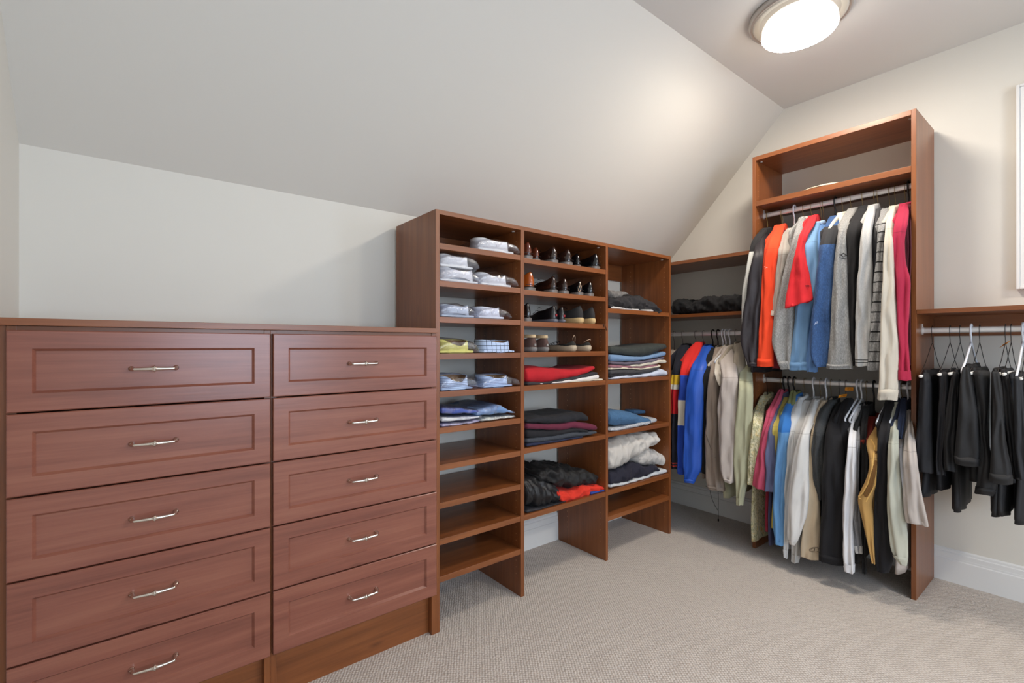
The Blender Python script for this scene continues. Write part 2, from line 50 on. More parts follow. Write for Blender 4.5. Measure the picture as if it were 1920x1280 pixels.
 {'name': 'vest', 'short': 'tan vest', 'label': 'golden tan sleeveless vest with wide open armhole on the lower rod', 'cat': 'vest', 'c': 'b28b50', 'rows': [(0.8434, 2.945, 0.721, 0.009), (0.8025, 2.8836, 0.7141, 0.0098), (0.7658, 2.8286, 0.7145, 0.0188), (0.7356, 2.7833, 0.7163, 0.029), (0.6982, 2.7273, 0.6956, 0.0182), (0.6185, 2.715, 0.6938, 0.0155), (0.5592, 2.715, 0.7029, 0.0207), (0.506, 2.715, 0.7197, 0.0254), (0.4751, 2.715, 0.7277, 0.0272), (0.4502, 2.715, 0.7279, 0.0242), (0.4069, 2.715, 0.7196, 0.0227), (0.3271, 2.715, 0.7107, 0.017), (0.248, 2.715, 0.7011, 0.0108), (0.1812, 2.715, 0.693, 0.006)], 'y': 0.713, 'hy': 0.7036, 'hem': 0.2313, 'hk': 'white', 'arm': 1, 'nofar': 1, 'front': 'front_panel', 'collar': 0, 'amp': 0.004, 'bc': '94713c', 'marks': [('armhole_trim', 'd9ad62', [[(0.7197, 0.7506), (0.6974, 0.7241), (0.6934, 0.6883), (0.696, 0.6229), (0.7095, 0.5549), (0.7279, 0.5097), (0.7452, 0.4865)], [(0.6721, 0.7485), (0.6761, 0.6914), (0.6827, 0.6175), (0.6867, 0.552), (0.6934, 0.4896), (0.7177, 0.4688), (0.7438, 0.4795)]], 0.0032), ('armhole_shadow_lining', '6d4a1c', [[(0.6853, 0.7302), (0.684, 0.6657), (0.6893, 0.5918), (0.7001, 0.5326), (0.7177, 0.4917)], [(0.6893, 0.7052), (0.692, 0.6156), (0.7041, 0.548), (0.7211, 0.499)]], 0.006)], 'seed': 124.69},
 {'name': 'sweatshirt', 'short': 'large black sweatshirt', 'label': 'large black sweatshirt between the tan vest and the sage sweatshirt', 'cat': 'sweatshirt', 'c': '0e0d12', 'rows': [(0.922, 2.945, 0.6784, 0.0146), (0.8544, 2.8436, 0.6713, 0.017), (0.7841, 2.74, 0.6601, 0.0232), (0.6612, 2.74, 0.664, 0.0206), (0.4969, 2.74, 0.6693, 0.0233), (0.3328, 2.74, 0.672, 0.026), (0.2153, 2.74, 0.6577, 0.0337), (0.1478, 2.74, 0.664, 0.0206)], 'y': 0.6958, 'hy': 0.7036, 'hem': 0.144, 'hk': 'black', 'seed': 128.06},
 {'name': 'sweatshirt', 'short': 'sage sweatshirt', 'label': 'pale sage green sweatshirt with gathered cuff near the right panel of the lower rod', 'cat': 'sweatshirt', 'c': 'b8b9aa', 'rows': [(0.9154, 2.945, 0.6565, 0.01), (0.8637, 2.8676, 0.644, 0.0117), (0.8077, 2.7834, 0.6313, 0.0137), (0.7522, 2.72, 0.6211, 0.0176), (0.5932, 2.72, 0.6183, 0.0242), (0.4354, 2.72, 0.6121, 0.0305), (0.3581, 2.72, 0.6048, 0.032), (0.2804, 2.72, 0.5998, 0.03), (0.2426, 2.72, 0.5946, 0.0248), (0.2146, 2.72, 0.5841, 0.0112)], 'y': 0.6583, 'hy': 0.6558, 'hem': 0.1941, 'hk': 'white', 'arm': 1, 'cuff': 0.04, 'amp': 0.007, 'seed': 131.43},
 {'name': 'jacket', 'short': 'navy jacket', 'label': 'small navy blue jacket shoulder beside the sage sweatshirt', 'cat': 'jacket', 'c': '1c2740', 'rows': [(0.9349, 2.945, 0.631, 0.0114), (0.862, 2.8358, 0.6125, 0.0127), (0.7698, 2.785, 0.6105, 0.0087)], 'y': 0.6431, 'hy': 0.6475, 'hem': 0.5831, 'hk': 'wire', 'long': 0, 'seed': 134.8},
 {'name': 'polo_shirt', 'short': 'greige polo', 'label': 'greige short-sleeved polo shirt at the right end of the lower rod', 'cat': 'polo_shirt', 'c': 'b5aca5', 'rows': [(0.8817, 2.945, 0.6103, 0.0073), (0.8355, 2.8757, 0.5956, 0.0107), (0.756, 2.7564, 0.5683, 0.0192), (0.6859, 2.71, 0.5575, 0.0244), (0.6091, 2.71, 0.5533, 0.0286), (0.5323, 2.71, 0.5498, 0.034), (0.4718, 2.71, 0.5441, 0.0378), (0.4138, 2.71, 0.5363, 0.0382)], 'y': 0.6203, 'hy': 0.6236, 'hem': 0.134, 'hk': 'white', 'long': 0, 'tx': 0.022, 'sl': 0.15, 'seed': 138.17}], 'corner': [{'name': 'jacket', 'short': 'beige jacket', 'label': 'beige jacket edge at the far left of the corner rod, beside the shelving', 'cat': 'jacket', 'c': 'a3968a', 'rows': [(1.1559, 2.945, 1.8996, 0.0144), (1.0003, 2.805, 1.81, 0.0113), (0.8852, 2.805, 1.8165, 0.0081)], 'y': 1.9167, 'hy': 1.9174, 'hem': 0.9152, 'hk': 'dark', 'long': 0, 'seed': 141.54},
 {'name': 'varsity_jacket', 'short': 'varsity jacket', 'label': 'navy varsity jacket with yellow, white and red sleeve patches and striped cuff', 'cat': 'jacket', 'c': '181a28', 'rows': [(1.1936, 2.945, 1.8084, 0.0268), (1.1433, 2.8695, 1.7836, 0.032), (1.0616, 2.755, 1.7379, 0.0288), (0.9348, 2.755, 1.7582, 0.0275), (0.7243, 2.755, 1.7613, 0.0244), (0.4437, 2.755, 1.7629, 0.0229), (0.4044, 2.755, 1.7628, 0.0197)], 'y': 1.8393, 'hy': 1.8499, 'hem': 0.4344, 'hk': 'dark', 'bands': [(0.9485, 1.0116, 'e0b429'), (0.9177, 0.9485, 'd8d2c2'), (0.7592, 0.9177, 'b8141e'), (0.4367, 0.4437, 'c23a34'), (0.4185, 0.4255, 'c23a34')], 'seed': 144.91},
 {'name': 'track_jacket', 'short': 'colour-block jacket', 'label': 'red, blue and white colour-block jacket left of the royal blue jacket', 'cat': 'jacket', 'c': '1f45ab', 'rows': [(1.2153, 2.945, 1.7077, 0.0217), (1.1726, 2.8809, 1.6982, 0.0369), (1.1177, 2.7986, 1.6858, 0.038), (1.064, 2.75, 1.6729, 0.0361), (1.0084, 2.75, 1.6894, 0.0243), (0.8702, 2.75, 1.6978, 0.0266), (0.7319, 2.75, 1.7024, 0.0268), (0.5241, 2.75, 1.7077, 0.0245), (0.3828, 2.75, 1.7092, 0.023)], 'y': 1.7403, 'hy': 1.7525, 'hem': 0.4128, 'hk': 'dark', 'cuff': 0.02, 'bands': [(1.0116, 1.8366, 'd8261f'), (0.6924, 0.8527, 'd8d2c2')], 'seed': 148.28},
 {'name': 'windbreaker', 'short': 'royal blue jacket', 'label': 'glossy royal blue jacket with gathered narrow cuff on the corner rod', 'cat': 'jacket', 'c': '2257bd', 'rows': [(1.1868, 2.945, 1.6423, 0.0344), (1.1453, 2.8827, 1.6315, 0.0431), (1.0663, 2.7642, 1.5975, 0.0449), (0.9471, 2.725, 1.6, 0.0484), (0.8127, 2.725, 1.6074, 0.0515), (0.6106, 2.725, 1.6161, 0.0518), (0.4756, 2.725, 1.6205, 0.0534), (0.4287, 2.725, 1.6198, 0.0512), (0.395, 2.725, 1.6325, 0.0353), (0.3472, 2.725, 1.6412, 0.0266)], 'y': 1.6811, 'hy': 1.6978, 'hem': 0.3772, 'hk': 'dark', 'r': 0.5, 'sh': 0, 'cuff': 0.035, 'amp': 0.007, 'seed': 151.65},
 {'name': 'jacket', 'short': 'black jacket', 'label': 'black jacket between the royal blue jacket and the taupe jacket', 'cat': 'jacket', 'c': '141416', 'rows': [(1.18, 2.945, 1.5926, 0.0198), (1.1191, 2.8537, 1.5747, 0.0309), (1.0149, 2.77, 1.5433, 0.0295), (0.7474, 2.77, 1.5574, 0.0227), (0.4129, 2.77, 1.5623, 0.0178)], 'y': 1.6219, 'hy': 1.6325, 'hem': 0.4429, 'hk': 'black', 'seed': 155.02},
 {'name': 'jacket', 'short': 'taupe jacket', 'label': 'long taupe brown zip jacket on the corner rod', 'cat': 'jacket', 'c': '8f8175', 'rows': [(1.1802, 2.945, 1.5615, 0.0258), (1.1201, 2.8548, 1.5271, 0.0246), (1.0187, 2.745, 1.4852, 0.0272), (0.8226, 2.745, 1.4943, 0.0363), (0.6262, 2.745, 1.4992, 0.0412), (0.4973, 2.745, 1.4904, 0.0444), (0.3689, 2.745, 1.4823, 0.0483), (0.3357, 2.745, 1.4741, 0.0426)], 'y': 1.588, 'hy': 1.597, 'hem': 0.3657, 'hk': 'black', 'cuff': 0.025, 'r': 0.6, 'cc': 'b9a98c', 'marks': [('zip', '5b5148', [[(1.5235, 0.6653), (1.5042, 0.5901), (1.4729, 0.5309), (1.4421, 0.4599), (1.421, 0.4007)], [(1.4448, 1.073), (1.4421, 0.8943), (1.4448, 0.6895)]], 0.0016)], 'seed': 158.39},
 {'name': 'jacket', 'short': 'pale grey jacket', 'label': 'pale warm grey jacket with bunched elbow and dark inner collar on the corner rod', 'cat': 'jacket', 'c': 'b9afa8', 'rows': [(1.1872, 2.945, 1.5118, 0.0239), (1.1216, 2.8466, 1.4596, 0.0426), (1.0251, 2.715, 1.3793, 0.0378), (0.8989, 2.715, 1.3885, 0.0483), (0.7982, 2.715, 1.3886, 0.0534), (0.7102, 2.715, 1.388, 0.0514), (0.5838, 2.715, 1.391, 0.0458), (0.4575, 2.715, 1.3928, 0.0387), (0.407, 2.715, 1.3815, 0.0186)], 'y': 1.5367, 'hy': 1.5448, 'hem': 0.437, 'hk': 'white', 'cuff': 0.035, 'amp': 0.009, 'cc': 'dcd3c4', 'seed': 161.76},
 {'name': 'shirt', 'short': 'cream shirt', 'label': 'cream short-sleeved shirt between the taupe jacket and pale grey jacket', 'cat': 'shirt', 'c': 'cbc3b6', 'rows': [(1.1734, 2.945, 1.5351, 0.0234), (1.1204, 2.8655, 1.5041, 0.0264), (1.0337, 2.7355, 1.4505, 0.0267), (0.9642, 2.73, 1.4355, 0.0119)], 'y': 1.5573, 'hy': 1.5635, 'hem': 0.493, 'hk': 'white', 'long': 0, 'seed': 165.13},
 {'name': 'jacket', 'short': 'stone jacket', 'label': 'stone beige jacket whose upright collar shows left of the sage jacket', 'cat': 'jacket', 'c': 'a89e8e', 'rows': [(1.2076, 2.945, 1.4243, 0.0228), (1.1489, 2.8569, 1.3914, 0.0281), (1.0221, 2.805, 1.3694, 0.0308), (0.7668, 2.805, 1.368, 0.0256), (0.4476, 2.805, 1.3679, 0.0192)], 'y': 1.4843, 'hy': 1.5164, 'hem': 0.4776, 'hk': 'white', 'seed': 168.5},
 {'name': 'shirt', 'short': 'sage green shirt', 'label': 'pale sage green long-sleeved shirt with gathered cuffs, rightmost on the corner rod', 'cat': 'shirt', 'c': 'b0b093', 'rows': [(1.1344, 2.945, 1.4061, 0.0126), (1.0724, 2.852, 1.3523, 0.0281), (0.9672, 2.73, 1.2946, 0.033), (0.7818, 2.73, 1.3033, 0.038), (0.6575, 2.73, 1.31, 0.0401), (0.533, 2.73, 1.3155, 0.0384), (0.4336, 2.73, 1.3173, 0.0328), (0.383, 2.73, 1.3221, 0.0217), (0.2882, 2.73, 1.3289, 0.015)], 'y': 1.4544, 'hy': 1.4787, 'hem': 0.2782, 'hk': 'dark', 'cuff': 0.06, 'amp': 0.008, 'seed': 171.87}], 'trousers': [{'label': 'charcoal trousers at the left end of the right rod, beside the tower', 'c': '1b1b20', 'rows': [(1.0707, 2.8, 0.5234, 0.014), (1.0378, 2.8, 0.5212, 0.02), (0.9138, 2.8, 0.5235, 0.0236), (0.7894, 2.8, 0.5268, 0.0267), (0.6819, 2.8, 0.5269, 0.0299), (0.6314, 2.8, 0.523, 0.0292)], 'seed': 175.24, 'band': 0, 'y': 0.5323, 'hem': 0.5077, 'hy': 1},
 {'label': 'very dark navy trousers, second from the tower on the right rod', 'c': '0f0f16', 'rows': [(1.0753, 2.8, 0.4612, 0.0151), (1.0011, 2.8, 0.4592, 0.0142), (0.8386, 2.8, 0.4679, 0.014), (0.6758, 2.8, 0.4728, 0.0129), (0.6305, 2.8, 0.4682, 0.0143)], 'seed': 178.61, 'band': 0, 'y': 0.4746, 'hem': 0.555, 'hy': 1},
 {'label': 'black trousers with a creased knee, third from the tower on the right rod', 'c': '111114', 'rows': [(1.0775, 2.79, 0.4208, 0.0118), (1.0039, 2.79, 0.4291, 0.0124), (0.8838, 2.79, 0.4363, 0.0173), (0.7632, 2.79, 0.4419, 0.0194), (0.6834, 2.79, 0.4416, 0.0191), (0.6561, 2.79, 0.438, 0.0202)], 'seed': 181.98, 'band': 0, 'y': 0.427, 'hem': 0.4696, 'hy': 1},
 {'label': 'black trousers with turn-ups on the leftmost white plastic hanger', 'c': '101012', 'rows': [(1.102, 2.76, 0.3841, 0.0108), (1.0478, 2.76, 0.3831, 0.0198), (0.9321, 2.76, 0.3787, 0.0288), (0.7775, 2.76, 0.3792, 0.037), (0.7309, 2.76, 0.3801, 0.0401), (0.6966, 2.76, 0.3778, 0.0367)], 'seed': 185.35, 'band': 1, 'y': 0.3913, 'hem': 0.6861, 'hy': 1},
 {'label': 'black trousers with a wide fold between the white plastic hangers, lowest leg dangling', 'c': '0e0e10', 'rows': [(1.0878, 2.78, 0.3394, 0.0254), (1.0114, 2.78, 0.3366, 0.0225), (0.8968, 2.78, 0.3342, 0.0137), (0.7832, 2.78, 0.3276, 0.0136), (0.7073, 2.78, 0.3262, 0.0218), (0.6323, 2.78, 0.3209, 0.0325), (0.5826, 2.78, 0.3312, 0.0279)], 'seed': 188.72, 'band': 1, 'y': 0.3679, 'hem': 0.6119, 'hy': 1},
 {'label': 'black trousers with turn-ups under the yellow-tagged wire hanger', 'c': '111113', 'rows': [(1.0871, 2.75, 0.2943, 0.0121), (1.0167, 2.75, 0.2884, 0.0136), (0.8682, 2.75, 0.287, 0.0173), (0.7574, 2.75, 0.2829, 0.0262), (0.6915, 2.75, 0.2787, 0.032), (0.6456, 2.75, 0.2786, 0.0315)], 'seed': 192.09, 'band': 1, 'y': 0.3055, 'hem': 0.4876, 'hy': 1},
 {'label': 'black trousers on a pale wire hanger, right of the turn-up pair', 'c': '141417', 'rows': [(1.0862, 2.8, 0.2736, 0.0106), (1.0155, 2.8, 0.265, 0.0123), (0.8673, 2.8, 0.2532, 0.016), (0.7198, 2.8, 0.2452, 0.011), (0.6625, 2.8, 0.2358, 0.0127)], 'seed': 195.46, 'band': 0, 'y': 0.2851, 'hem': 0.4895, 'hy': 1},
 {'label': 'dark slate trousers on the right white plastic hanger', 'c': '191b20', 'rows': [(1.0708, 2.77, 0.2333, 0.0127), (0.9467, 2.77, 0.2302, 0.0146), (0.8014, 2.77, 0.2245, 0.0163), (0.6728, 2.77, 0.2193, 0.0174)], 'seed': 198.83, 'band': 0, 'y': 0.2547, 'hem': 0.6375, 'hy': 1},
 {'label': 'dark grey trousers at the right edge of the photo on the right rod', 'c': '16171b', 'rows': [(1.0716, 2.78, 0.2102, 0.0112), (0.8764, 2.78, 0.2016, 0.0148), (0.6758, 2.78, 0.1906, 0.0183)], 'seed': 202.2, 'band': 0, 'y': 0.2357, 'hem': 0.4698, 'hy': 1}], 'trouser_hangers': [{'k': 'dark', 'y': 0.5333, 'zt': 1.0614, 'label': 'dark wire hanger with white card tube holding the charcoal trousers beside the tower'},
 {'k': 'dark', 'y': 0.4699, 'zt': 1.0725, 'label': 'dark wire hanger with white card tube holding the navy trousers'},
 {'k': 'dark', 'y': 0.4352, 'zt': 1.0772, 'label': 'dark wire hanger with white card tube holding the creased black trousers'},
 {'k': 'white', 'y': 0.3983, 'zt': 1.0826, 'label': 'left white plastic hanger on the right rod'},
 {'k': 'dark', 'y': 0.3701, 'zt': 1.0822, 'label': 'dark wire hanger just right of the left white plastic hanger'},
 {'k': 'dark', 'y': 0.2893, 'zt': 1.082, 'label': 'wire hanger with the orange tag on the right rod'},
 {'k': 'dark', 'y': 0.272, 'zt': 1.0829, 'label': 'thin wire hanger just right of the tagged one on the right rod'},
 {'k': 'white', 'y': 0.2371, 'zt': 1.0679, 'label': 'right white plastic hanger on the right rod'},
 {'k': 'dark', 'y': 0.2247, 'zt': 1.0673, 'label': 'wire hanger with white tube at the right edge of the photo'}]}
TAGS=[(2.975, 0.8669, 0.9689, 0.038, 0.019, -0.05, 'orange paper tag, upper of the two on the lower rod hangers'), (2.96, 0.8915, 0.9311, 0.038, 0.016, -0.25, 'orange paper tag, lower of the two on the lower rod hangers'), (2.975, 0.2898, 1.205, 0.022, 0.03, -0.9, 'orange paper tag on the wire hanger of the right rod')]
CORD=[(3.0, 1.6881, 0.2617), (3.0, 1.6621, 0.2533), (3.0, 1.653, 0.2124), (3.0, 1.638, 0.1733), (3.0, 1.6201, 0.1423), (3.0, 1.6008, 0.1191)]
CORD2=[(3.0, 1.6082, 0.28), (3.0, 1.6023, 0.2602), (3.0, 1.6008, 0.211), (3.0, 1.6008, 0.1544), (3.0, 1.6008, 0.0668)]
SLABS=[{'name': 'folded_sweater', 'label': 'bright red folded sweater on top of its stack, centre column', 'cat': 'sweater', 'c': 'b3121f', 'cols': [(1.5024, 1.0852, 1.0265), (1.5367, 1.0922, 1.0118), (1.5964, 1.0933, 1.0062), (1.6617, 1.0859, 1.0083), (1.737, 1.078, 1.0211), (1.8555, 1.0685, 1.0328), (1.9385, 1.0777, 1.0497), (1.99, 1.088, 1.0656)], 'y0': 1.767, 'd': 0.28, 'seed': 176.9, 'group': 'folded clothes on the red stack shelf', 'amp': 0.004},
 {'name': 'folded_sweater', 'label': 'dark charcoal folded sweater directly under the bright red one', 'cat': 'sweater', 'c': '2c2a2e', 'cols': [(1.5058, 1.021, 1.006), (1.6252, 1.013, 1.006), (1.737, 1.0237, 1.0101), (1.8555, 1.0355, 1.0186), (1.9813, 1.0539, 1.0335), (2.0162, 1.0521, 1.0357)], 'y0': 1.767, 'd': 0.28, 'seed': 179.8, 'group': 'folded clothes on the red stack shelf'},
 {'name': 'folded_sweater', 'label': 'white folded sweater in the stack below the red sweater', 'cat': 'sweater', 'c': 'dad6d2', 'cols': [(1.5893, 1.013, 1.006), (1.699, 1.013, 1.006), (1.8152, 1.0202, 1.006), (1.9385, 1.0351, 1.006), (2.025, 1.0389, 1.0157)], 'y0': 1.767, 'd': 0.28, 'seed': 182.7, 'group': 'folded clothes on the red stack shelf'},
 {'name': 'folded_sweater', 'label': 'cream folded sweater lowest on the right under the white one', 'cat': 'sweater', 'c': 'cfc6b2', 'cols': [(1.7563, 1.013, 1.006), (1.9385, 1.013, 1.006), (2.0561, 1.013, 1.006)], 'y0': 1.767, 'd': 0.28, 'seed': 185.6, 'group': 'folded clothes on the red stack shelf'},
 {'name': 'folded_sweater', 'label': 'near-black folded sweater topmost above the burgundy one', 'cat': 'sweater', 'c': '191a20', 'cols': [(1.5024, 0.836, 0.8267), (1.5541, 0.8445, 0.8189), (1.6071, 0.845, 0.8109), (1.6617, 0.8344, 0.8054), (1.7757, 0.8352, 0.7966), (1.8966, 0.839, 0.7959), (1.9385, 0.8218, 0.7873)], 'y0': 1.767, 'd': 0.28, 'seed': 188.5, 'group': 'folded sweaters in the burgundy stack'},
 {'name': 'folded_sweater', 'label': 'burgundy folded sweater in the middle of its stack', 'cat': 'sweater', 'c': '611c35', 'cols': [(1.5024, 0.8211, 0.793), (1.6252, 0.8033, 0.7769), (1.737, 0.7945, 0.7591), (1.8353, 0.7986, 0.7623), (1.9385, 0.7768, 0.7396), (2.0074, 0.7614, 0.7316)], 'y0': 1.767, 'd': 0.28, 'seed': 191.4, 'group': 'folded sweaters in the burgundy stack', 'rnd': 2.2},
 {'name': 'folded_sweater', 'label': 'black ribbed folded sweater under the burgundy one', 'cat': 'sweater', 'c': '121319', 'cols': [(1.5024, 0.7873, 0.7489), (1.5893, 0.7751, 0.7357), (1.737, 0.7614, 0.7371), (1.8555, 0.7597, 0.7403), (1.9385, 0.7413, 0.7258)], 'y0': 1.767, 'd': 0.28, 'seed': 194.3, 'group': 'folded sweaters in the burgundy stack', 'rnd': 2.2},
 {'name': 'folded_sweater', 'label': 'slate grey folded sweater under the black ribbed one', 'cat': 'sweater', 'c': '383d45', 'cols': [(1.5024, 0.7432, 0.7255), (1.5893, 0.7432, 0.7198), (1.699, 0.7437, 0.7142), (1.8152, 0.7443, 0.7139), (1.9385, 0.7304, 0.7106), (2.003, 0.7298, 0.714)], 'y0': 1.767, 'd': 0.28, 'seed': 197.2, 'group': 'folded sweaters in the burgundy stack', 'h': 0.25},
 {'name': 'folded_sweater', 'label': 'dark navy folded sweater at the very bottom of the burgundy stack', 'cat': 'sweater', 'c': '1b2340', 'cols': [(1.5024, 0.7224, 0.7073), (1.5893, 0.7192, 0.7065), (1.699, 0.7136, 0.705), (1.7757, 0.7137, 0.705), (1.8966, 0.7121, 0.705)], 'y0': 1.767, 'd': 0.28, 'seed': 200.1, 'group': 'folded sweaters in the burgundy stack'},
 {'name': 'folded_jacket', 'label': 'dark navy padded jacket flat under the black one, bottom shelf of the centre column', 'cat': 'jacket', 'c': '14161f', 'cols': [(1.5024, 0.4, 0.385), (1.5893, 0.392, 0.385), (1.699, 0.392, 0.385), (1.737, 0.392, 0.385), (1.7679, 0.392, 0.385)], 'y0': 1.767, 'd': 0.28, 'seed': 203.0, 'scr': 0.004, 'r': 0.6},
 {'name': 'folded_jacket', 'label': 'glossy black jacket bundled at the left, bottom shelf of the centre column', 'cat': 'jacket', 'c': '0d0e12', 'cols': [(1.5024, 0.5409, 0.4193), (1.5541, 0.5372, 0.398), (1.6252, 0.5247, 0.3802), (1.6803, 0.4956, 0.3875), (1.7217, 0.4681, 0.3816)], 'y0': 1.767, 'd': 0.28, 'seed': 205.9, 'scr': 0.02, 'r': 0.5, 'amp': 0.006, 'nx': 70, 'n': 60},
 {'name': 'folded_jacket', 'label': 'fluffy black rumpled jacket lying on the orange garment', 'cat': 'jacket', 'c': '0b0b0d', 'cols': [(1.6098, 0.5591, 0.5065), (1.6832, 0.561, 0.4851), (1.7594, 0.5543, 0.4545), (1.8387, 0.5416, 0.4341), (1.9211, 0.5224, 0.4245), (1.9851, 0.4999, 0.4333), (2.0511, 0.4724, 0.4192)], 'y0': 1.79, 'd': 0.27, 'seed': 208.8, 'scr': 0.026, 'r': 0.7, 'amp': 0.008, 'nx': 70, 'n': 60},
 {'name': 'folded_jacket', 'label': 'bright red-orange crumpled jacket under the fluffy black one', 'cat': 'jacket', 'c': 'd6301c', 'cols': [(1.7103, 0.4509, 0.4306), (1.7447, 0.4415, 0.3907), (1.7954, 0.429, 0.3776), (1.8555, 0.4291, 0.3682), (1.9385, 0.4342, 0.3744), (2.025, 0.4244, 0.3839), (2.0877, 0.41, 0.3776)], 'y0': 1.767, 'd': 0.28, 'seed': 211.7, 'scr': 0.015, 'amp': 0.005, 'nx': 60, 'n': 44},
 {'name': 'folded_shirt', 'label': 'royal blue garment peeking from below the orange jacket', 'cat': 'shirt', 'c': '24429a', 'cols': [(1.9641, 0.3976, 0.385), (2.0162, 0.3965, 0.385), (2.0606, 0.392, 0.385), (2.0877, 0.392, 0.385)], 'y0': 1.767, 'd': 0.28, 'seed': 214.6, 'amp': 0.003},
 {'name': 'folded_cloth', 'label': 'small light grey patterned cloth on the dark heap, top shelf of the right column', 'cat': 'cloth', 'c': '6e6b68', 'cols': [(2.2342, 1.5307, 1.4835), (2.3184, 1.5303, 1.4823), (2.3952, 1.5289, 1.4905)], 'y0': 1.855, 'd': 0.18, 'seed': 217.5, 'scr': 0.008, 'h': 0.6},
 {'name': 'folded_shirt', 'label': 'white edge of a shirt under the dark grey heap, right column', 'cat': 'shirt', 'c': 'cfccc8', 'cols': [(2.1289, 1.4219, 1.408), (2.2823, 1.4172, 1.408), (2.4363, 1.4181, 1.408), (2.5729, 1.4211, 1.408)], 'y0': 1.767, 'd': 0.28, 'seed': 220.4},
 {'name': 'rumpled_clothes', 'label': 'dark grey rumpled trousers heap, top shelf of the right column', 'cat': 'trousers', 'c': '252325', 'cols': [(2.1218, 1.4635, 1.4119), (2.2017, 1.4715, 1.4127), (2.2746, 1.4885, 1.41), (2.3603, 1.5035, 1.4108), (2.4547, 1.4902, 1.4054), (2.5363, 1.4655, 1.4023), (2.5867, 1.4449, 1.3944)], 'y0': 1.761, 'd': 0.28, 'seed': 223.3, 'scr': 0.026, 'amp': 0.006, 'nx': 80, 'n': 64},
 {'name': 'folded_pullover', 'label': 'very dark green-grey fleece top, second shelf of the right column', 'cat': 'pullover', 'c': '303532', 'cols': [(2.1243, 1.1944, 1.155), (2.2091, 1.1912, 1.1511), (2.3073, 1.1847, 1.1405), (2.4099, 1.194, 1.1327), (2.5173, 1.2005, 1.1411), (2.6298, 1.2107, 1.1701), (2.6704, 1.2082, 1.1758)], 'y0': 1.767, 'd': 0.28, 'seed': 226.2, 'group': 'folded tops in the tall mixed stack', 'h': 0.2},
 {'name': 'folded_pullover', 'label': 'light steel blue folded top second from the top, second shelf of the right column', 'cat': 'pullover', 'c': '6f8cae', 'cols': [(2.1243, 1.1489, 1.1127), (2.2091, 1.1448, 1.1048), (2.3073, 1.1342, 1.1058), (2.4363, 1.1323, 1.1096), (2.5449, 1.144, 1.1208), (2.6587, 1.1631, 1.1325)], 'y0': 1.767, 'd': 0.28, 'seed': 229.1, 'group': 'folded tops in the tall mixed stack', 'h': 0},
 {'name': 'folded_pullover', 'label': 'grey mauve folded top under the steel blue one, second shelf of the right column', 'cat': 'pullover', 'c': '625a68', 'cols': [(2.1243, 1.1095, 1.0945), (2.2577, 1.1005, 1.085), (2.4099, 1.1036, 1.0876), (2.5729, 1.1169, 1.1003), (2.6413, 1.1275, 1.1142)], 'y0': 1.767, 'd': 0.28, 'seed': 232.0, 'group': 'folded tops in the tall mixed stack', 'h': 0},
 {'name': 'folded_pullover', 'label': 'cream folded top with rolled right edge, second shelf of the right column', 'cat': 'pullover', 'c': 'cdc6b5', 'cols': [(2.3073, 1.0836, 1.0743), (2.4099, 1.0874, 1.0714), (2.5173, 1.1014, 1.0784), (2.6011, 1.1097, 1.0863), (2.6645, 1.106, 1.0873)], 'y0': 1.767, 'd': 0.28, 'seed': 234.9, 'group': 'folded tops in the tall mixed stack', 'h': 0},
 {'name': 'folded_pullover', 'label': 'dusty rose folded top, second shelf of the right column', 'cat': 'pullover', 'c': '8d5f6b', 'cols': [(2.1243, 1.0913, 1.0733), (2.2577, 1.0818, 1.0663), (2.4099, 1.0713, 1.0618), (2.5729, 1.0802, 1.0669)], 'y0': 1.767, 'd': 0.28, 'seed': 237.8, 'group': 'folded tops in the tall mixed stack', 'h': 0},
 {'name': 'folded_pullover', 'label': 'pale cream folded top under the rose one, second shelf of the right column', 'cat': 'pullover', 'c': 'd9cfb8', 'cols': [(2.1243, 1.0732, 1.0612), (2.2333, 1.0731, 1.0639), (2.4099, 1.0616, 1.0521), (2.6011, 1.0794, 1.0628)], 'y0': 1.767, 'd': 0.28, 'seed': 240.7, 'group': 'folded tops in the tall mixed stack', 'h': 0},
 {'name': 'folded_pullover', 'label': 'dark grey folded top under the pale cream one, second shelf of the right column', 'cat': 'pullover', 'c': '3c3c3f', 'cols': [(2.1243, 1.061, 1.0339), (2.2577, 1.0599, 1.032), (2.4099, 1.0519, 1.0295), (2.5173, 1.0584, 1.0355), (2.5898, 1.073, 1.0464)], 'y0': 1.767, 'd': 0.28, 'seed': 243.6, 'group': 'folded tops in the tall mixed stack', 'h': 0.2},
 {'name': 'folded_pullover', 'label': 'black folded top near the bottom of the stack, second shelf of the right column', 'cat': 'pullover', 'c': '1d1c22', 'cols': [(2.1243, 1.0338, 1.0158), (2.2333, 1.0389, 1.0236), (2.358, 1.0376, 1.0187)], 'y0': 1.767, 'd': 0.28, 'seed': 246.5, 'group': 'folded tops in the tall mixed stack', 'h': 0},
 {'name': 'folded_pullover', 'label': 'white folded top at the bottom of the stack, second shelf of the right column', 'cat': 'pullover', 'c': 'c3cbdb', 'cols': [(2.1243, 1.0156, 1.007), (2.2333, 1.0234, 1.007), (2.4099, 1.0229, 1.007), (2.5173, 1.032, 1.007), (2.6298, 1.0517, 1.0079), (2.6821, 1.0358, 1.007)], 'y0': 1.767, 'd': 0.28, 'seed': 249.4, 'group': 'folded tops in the tall mixed stack', 'h': 0},
 {'name': 'jeans', 'label': 'pale grey-white washed jeans under the blue ones, right column', 'cat': 'jeans', 'c': 'a9adb3', 'cols': [(2.1243, 0.7307, 0.711), (2.2333, 0.7251, 0.711), (2.3325, 0.7273, 0.711), (2.463, 0.7399, 0.711), (2.5672, 0.7497, 0.7202)], 'y0': 1.767, 'd': 0.28, 'seed': 252.3, 'scr': 0.006, 'h': 0.5},
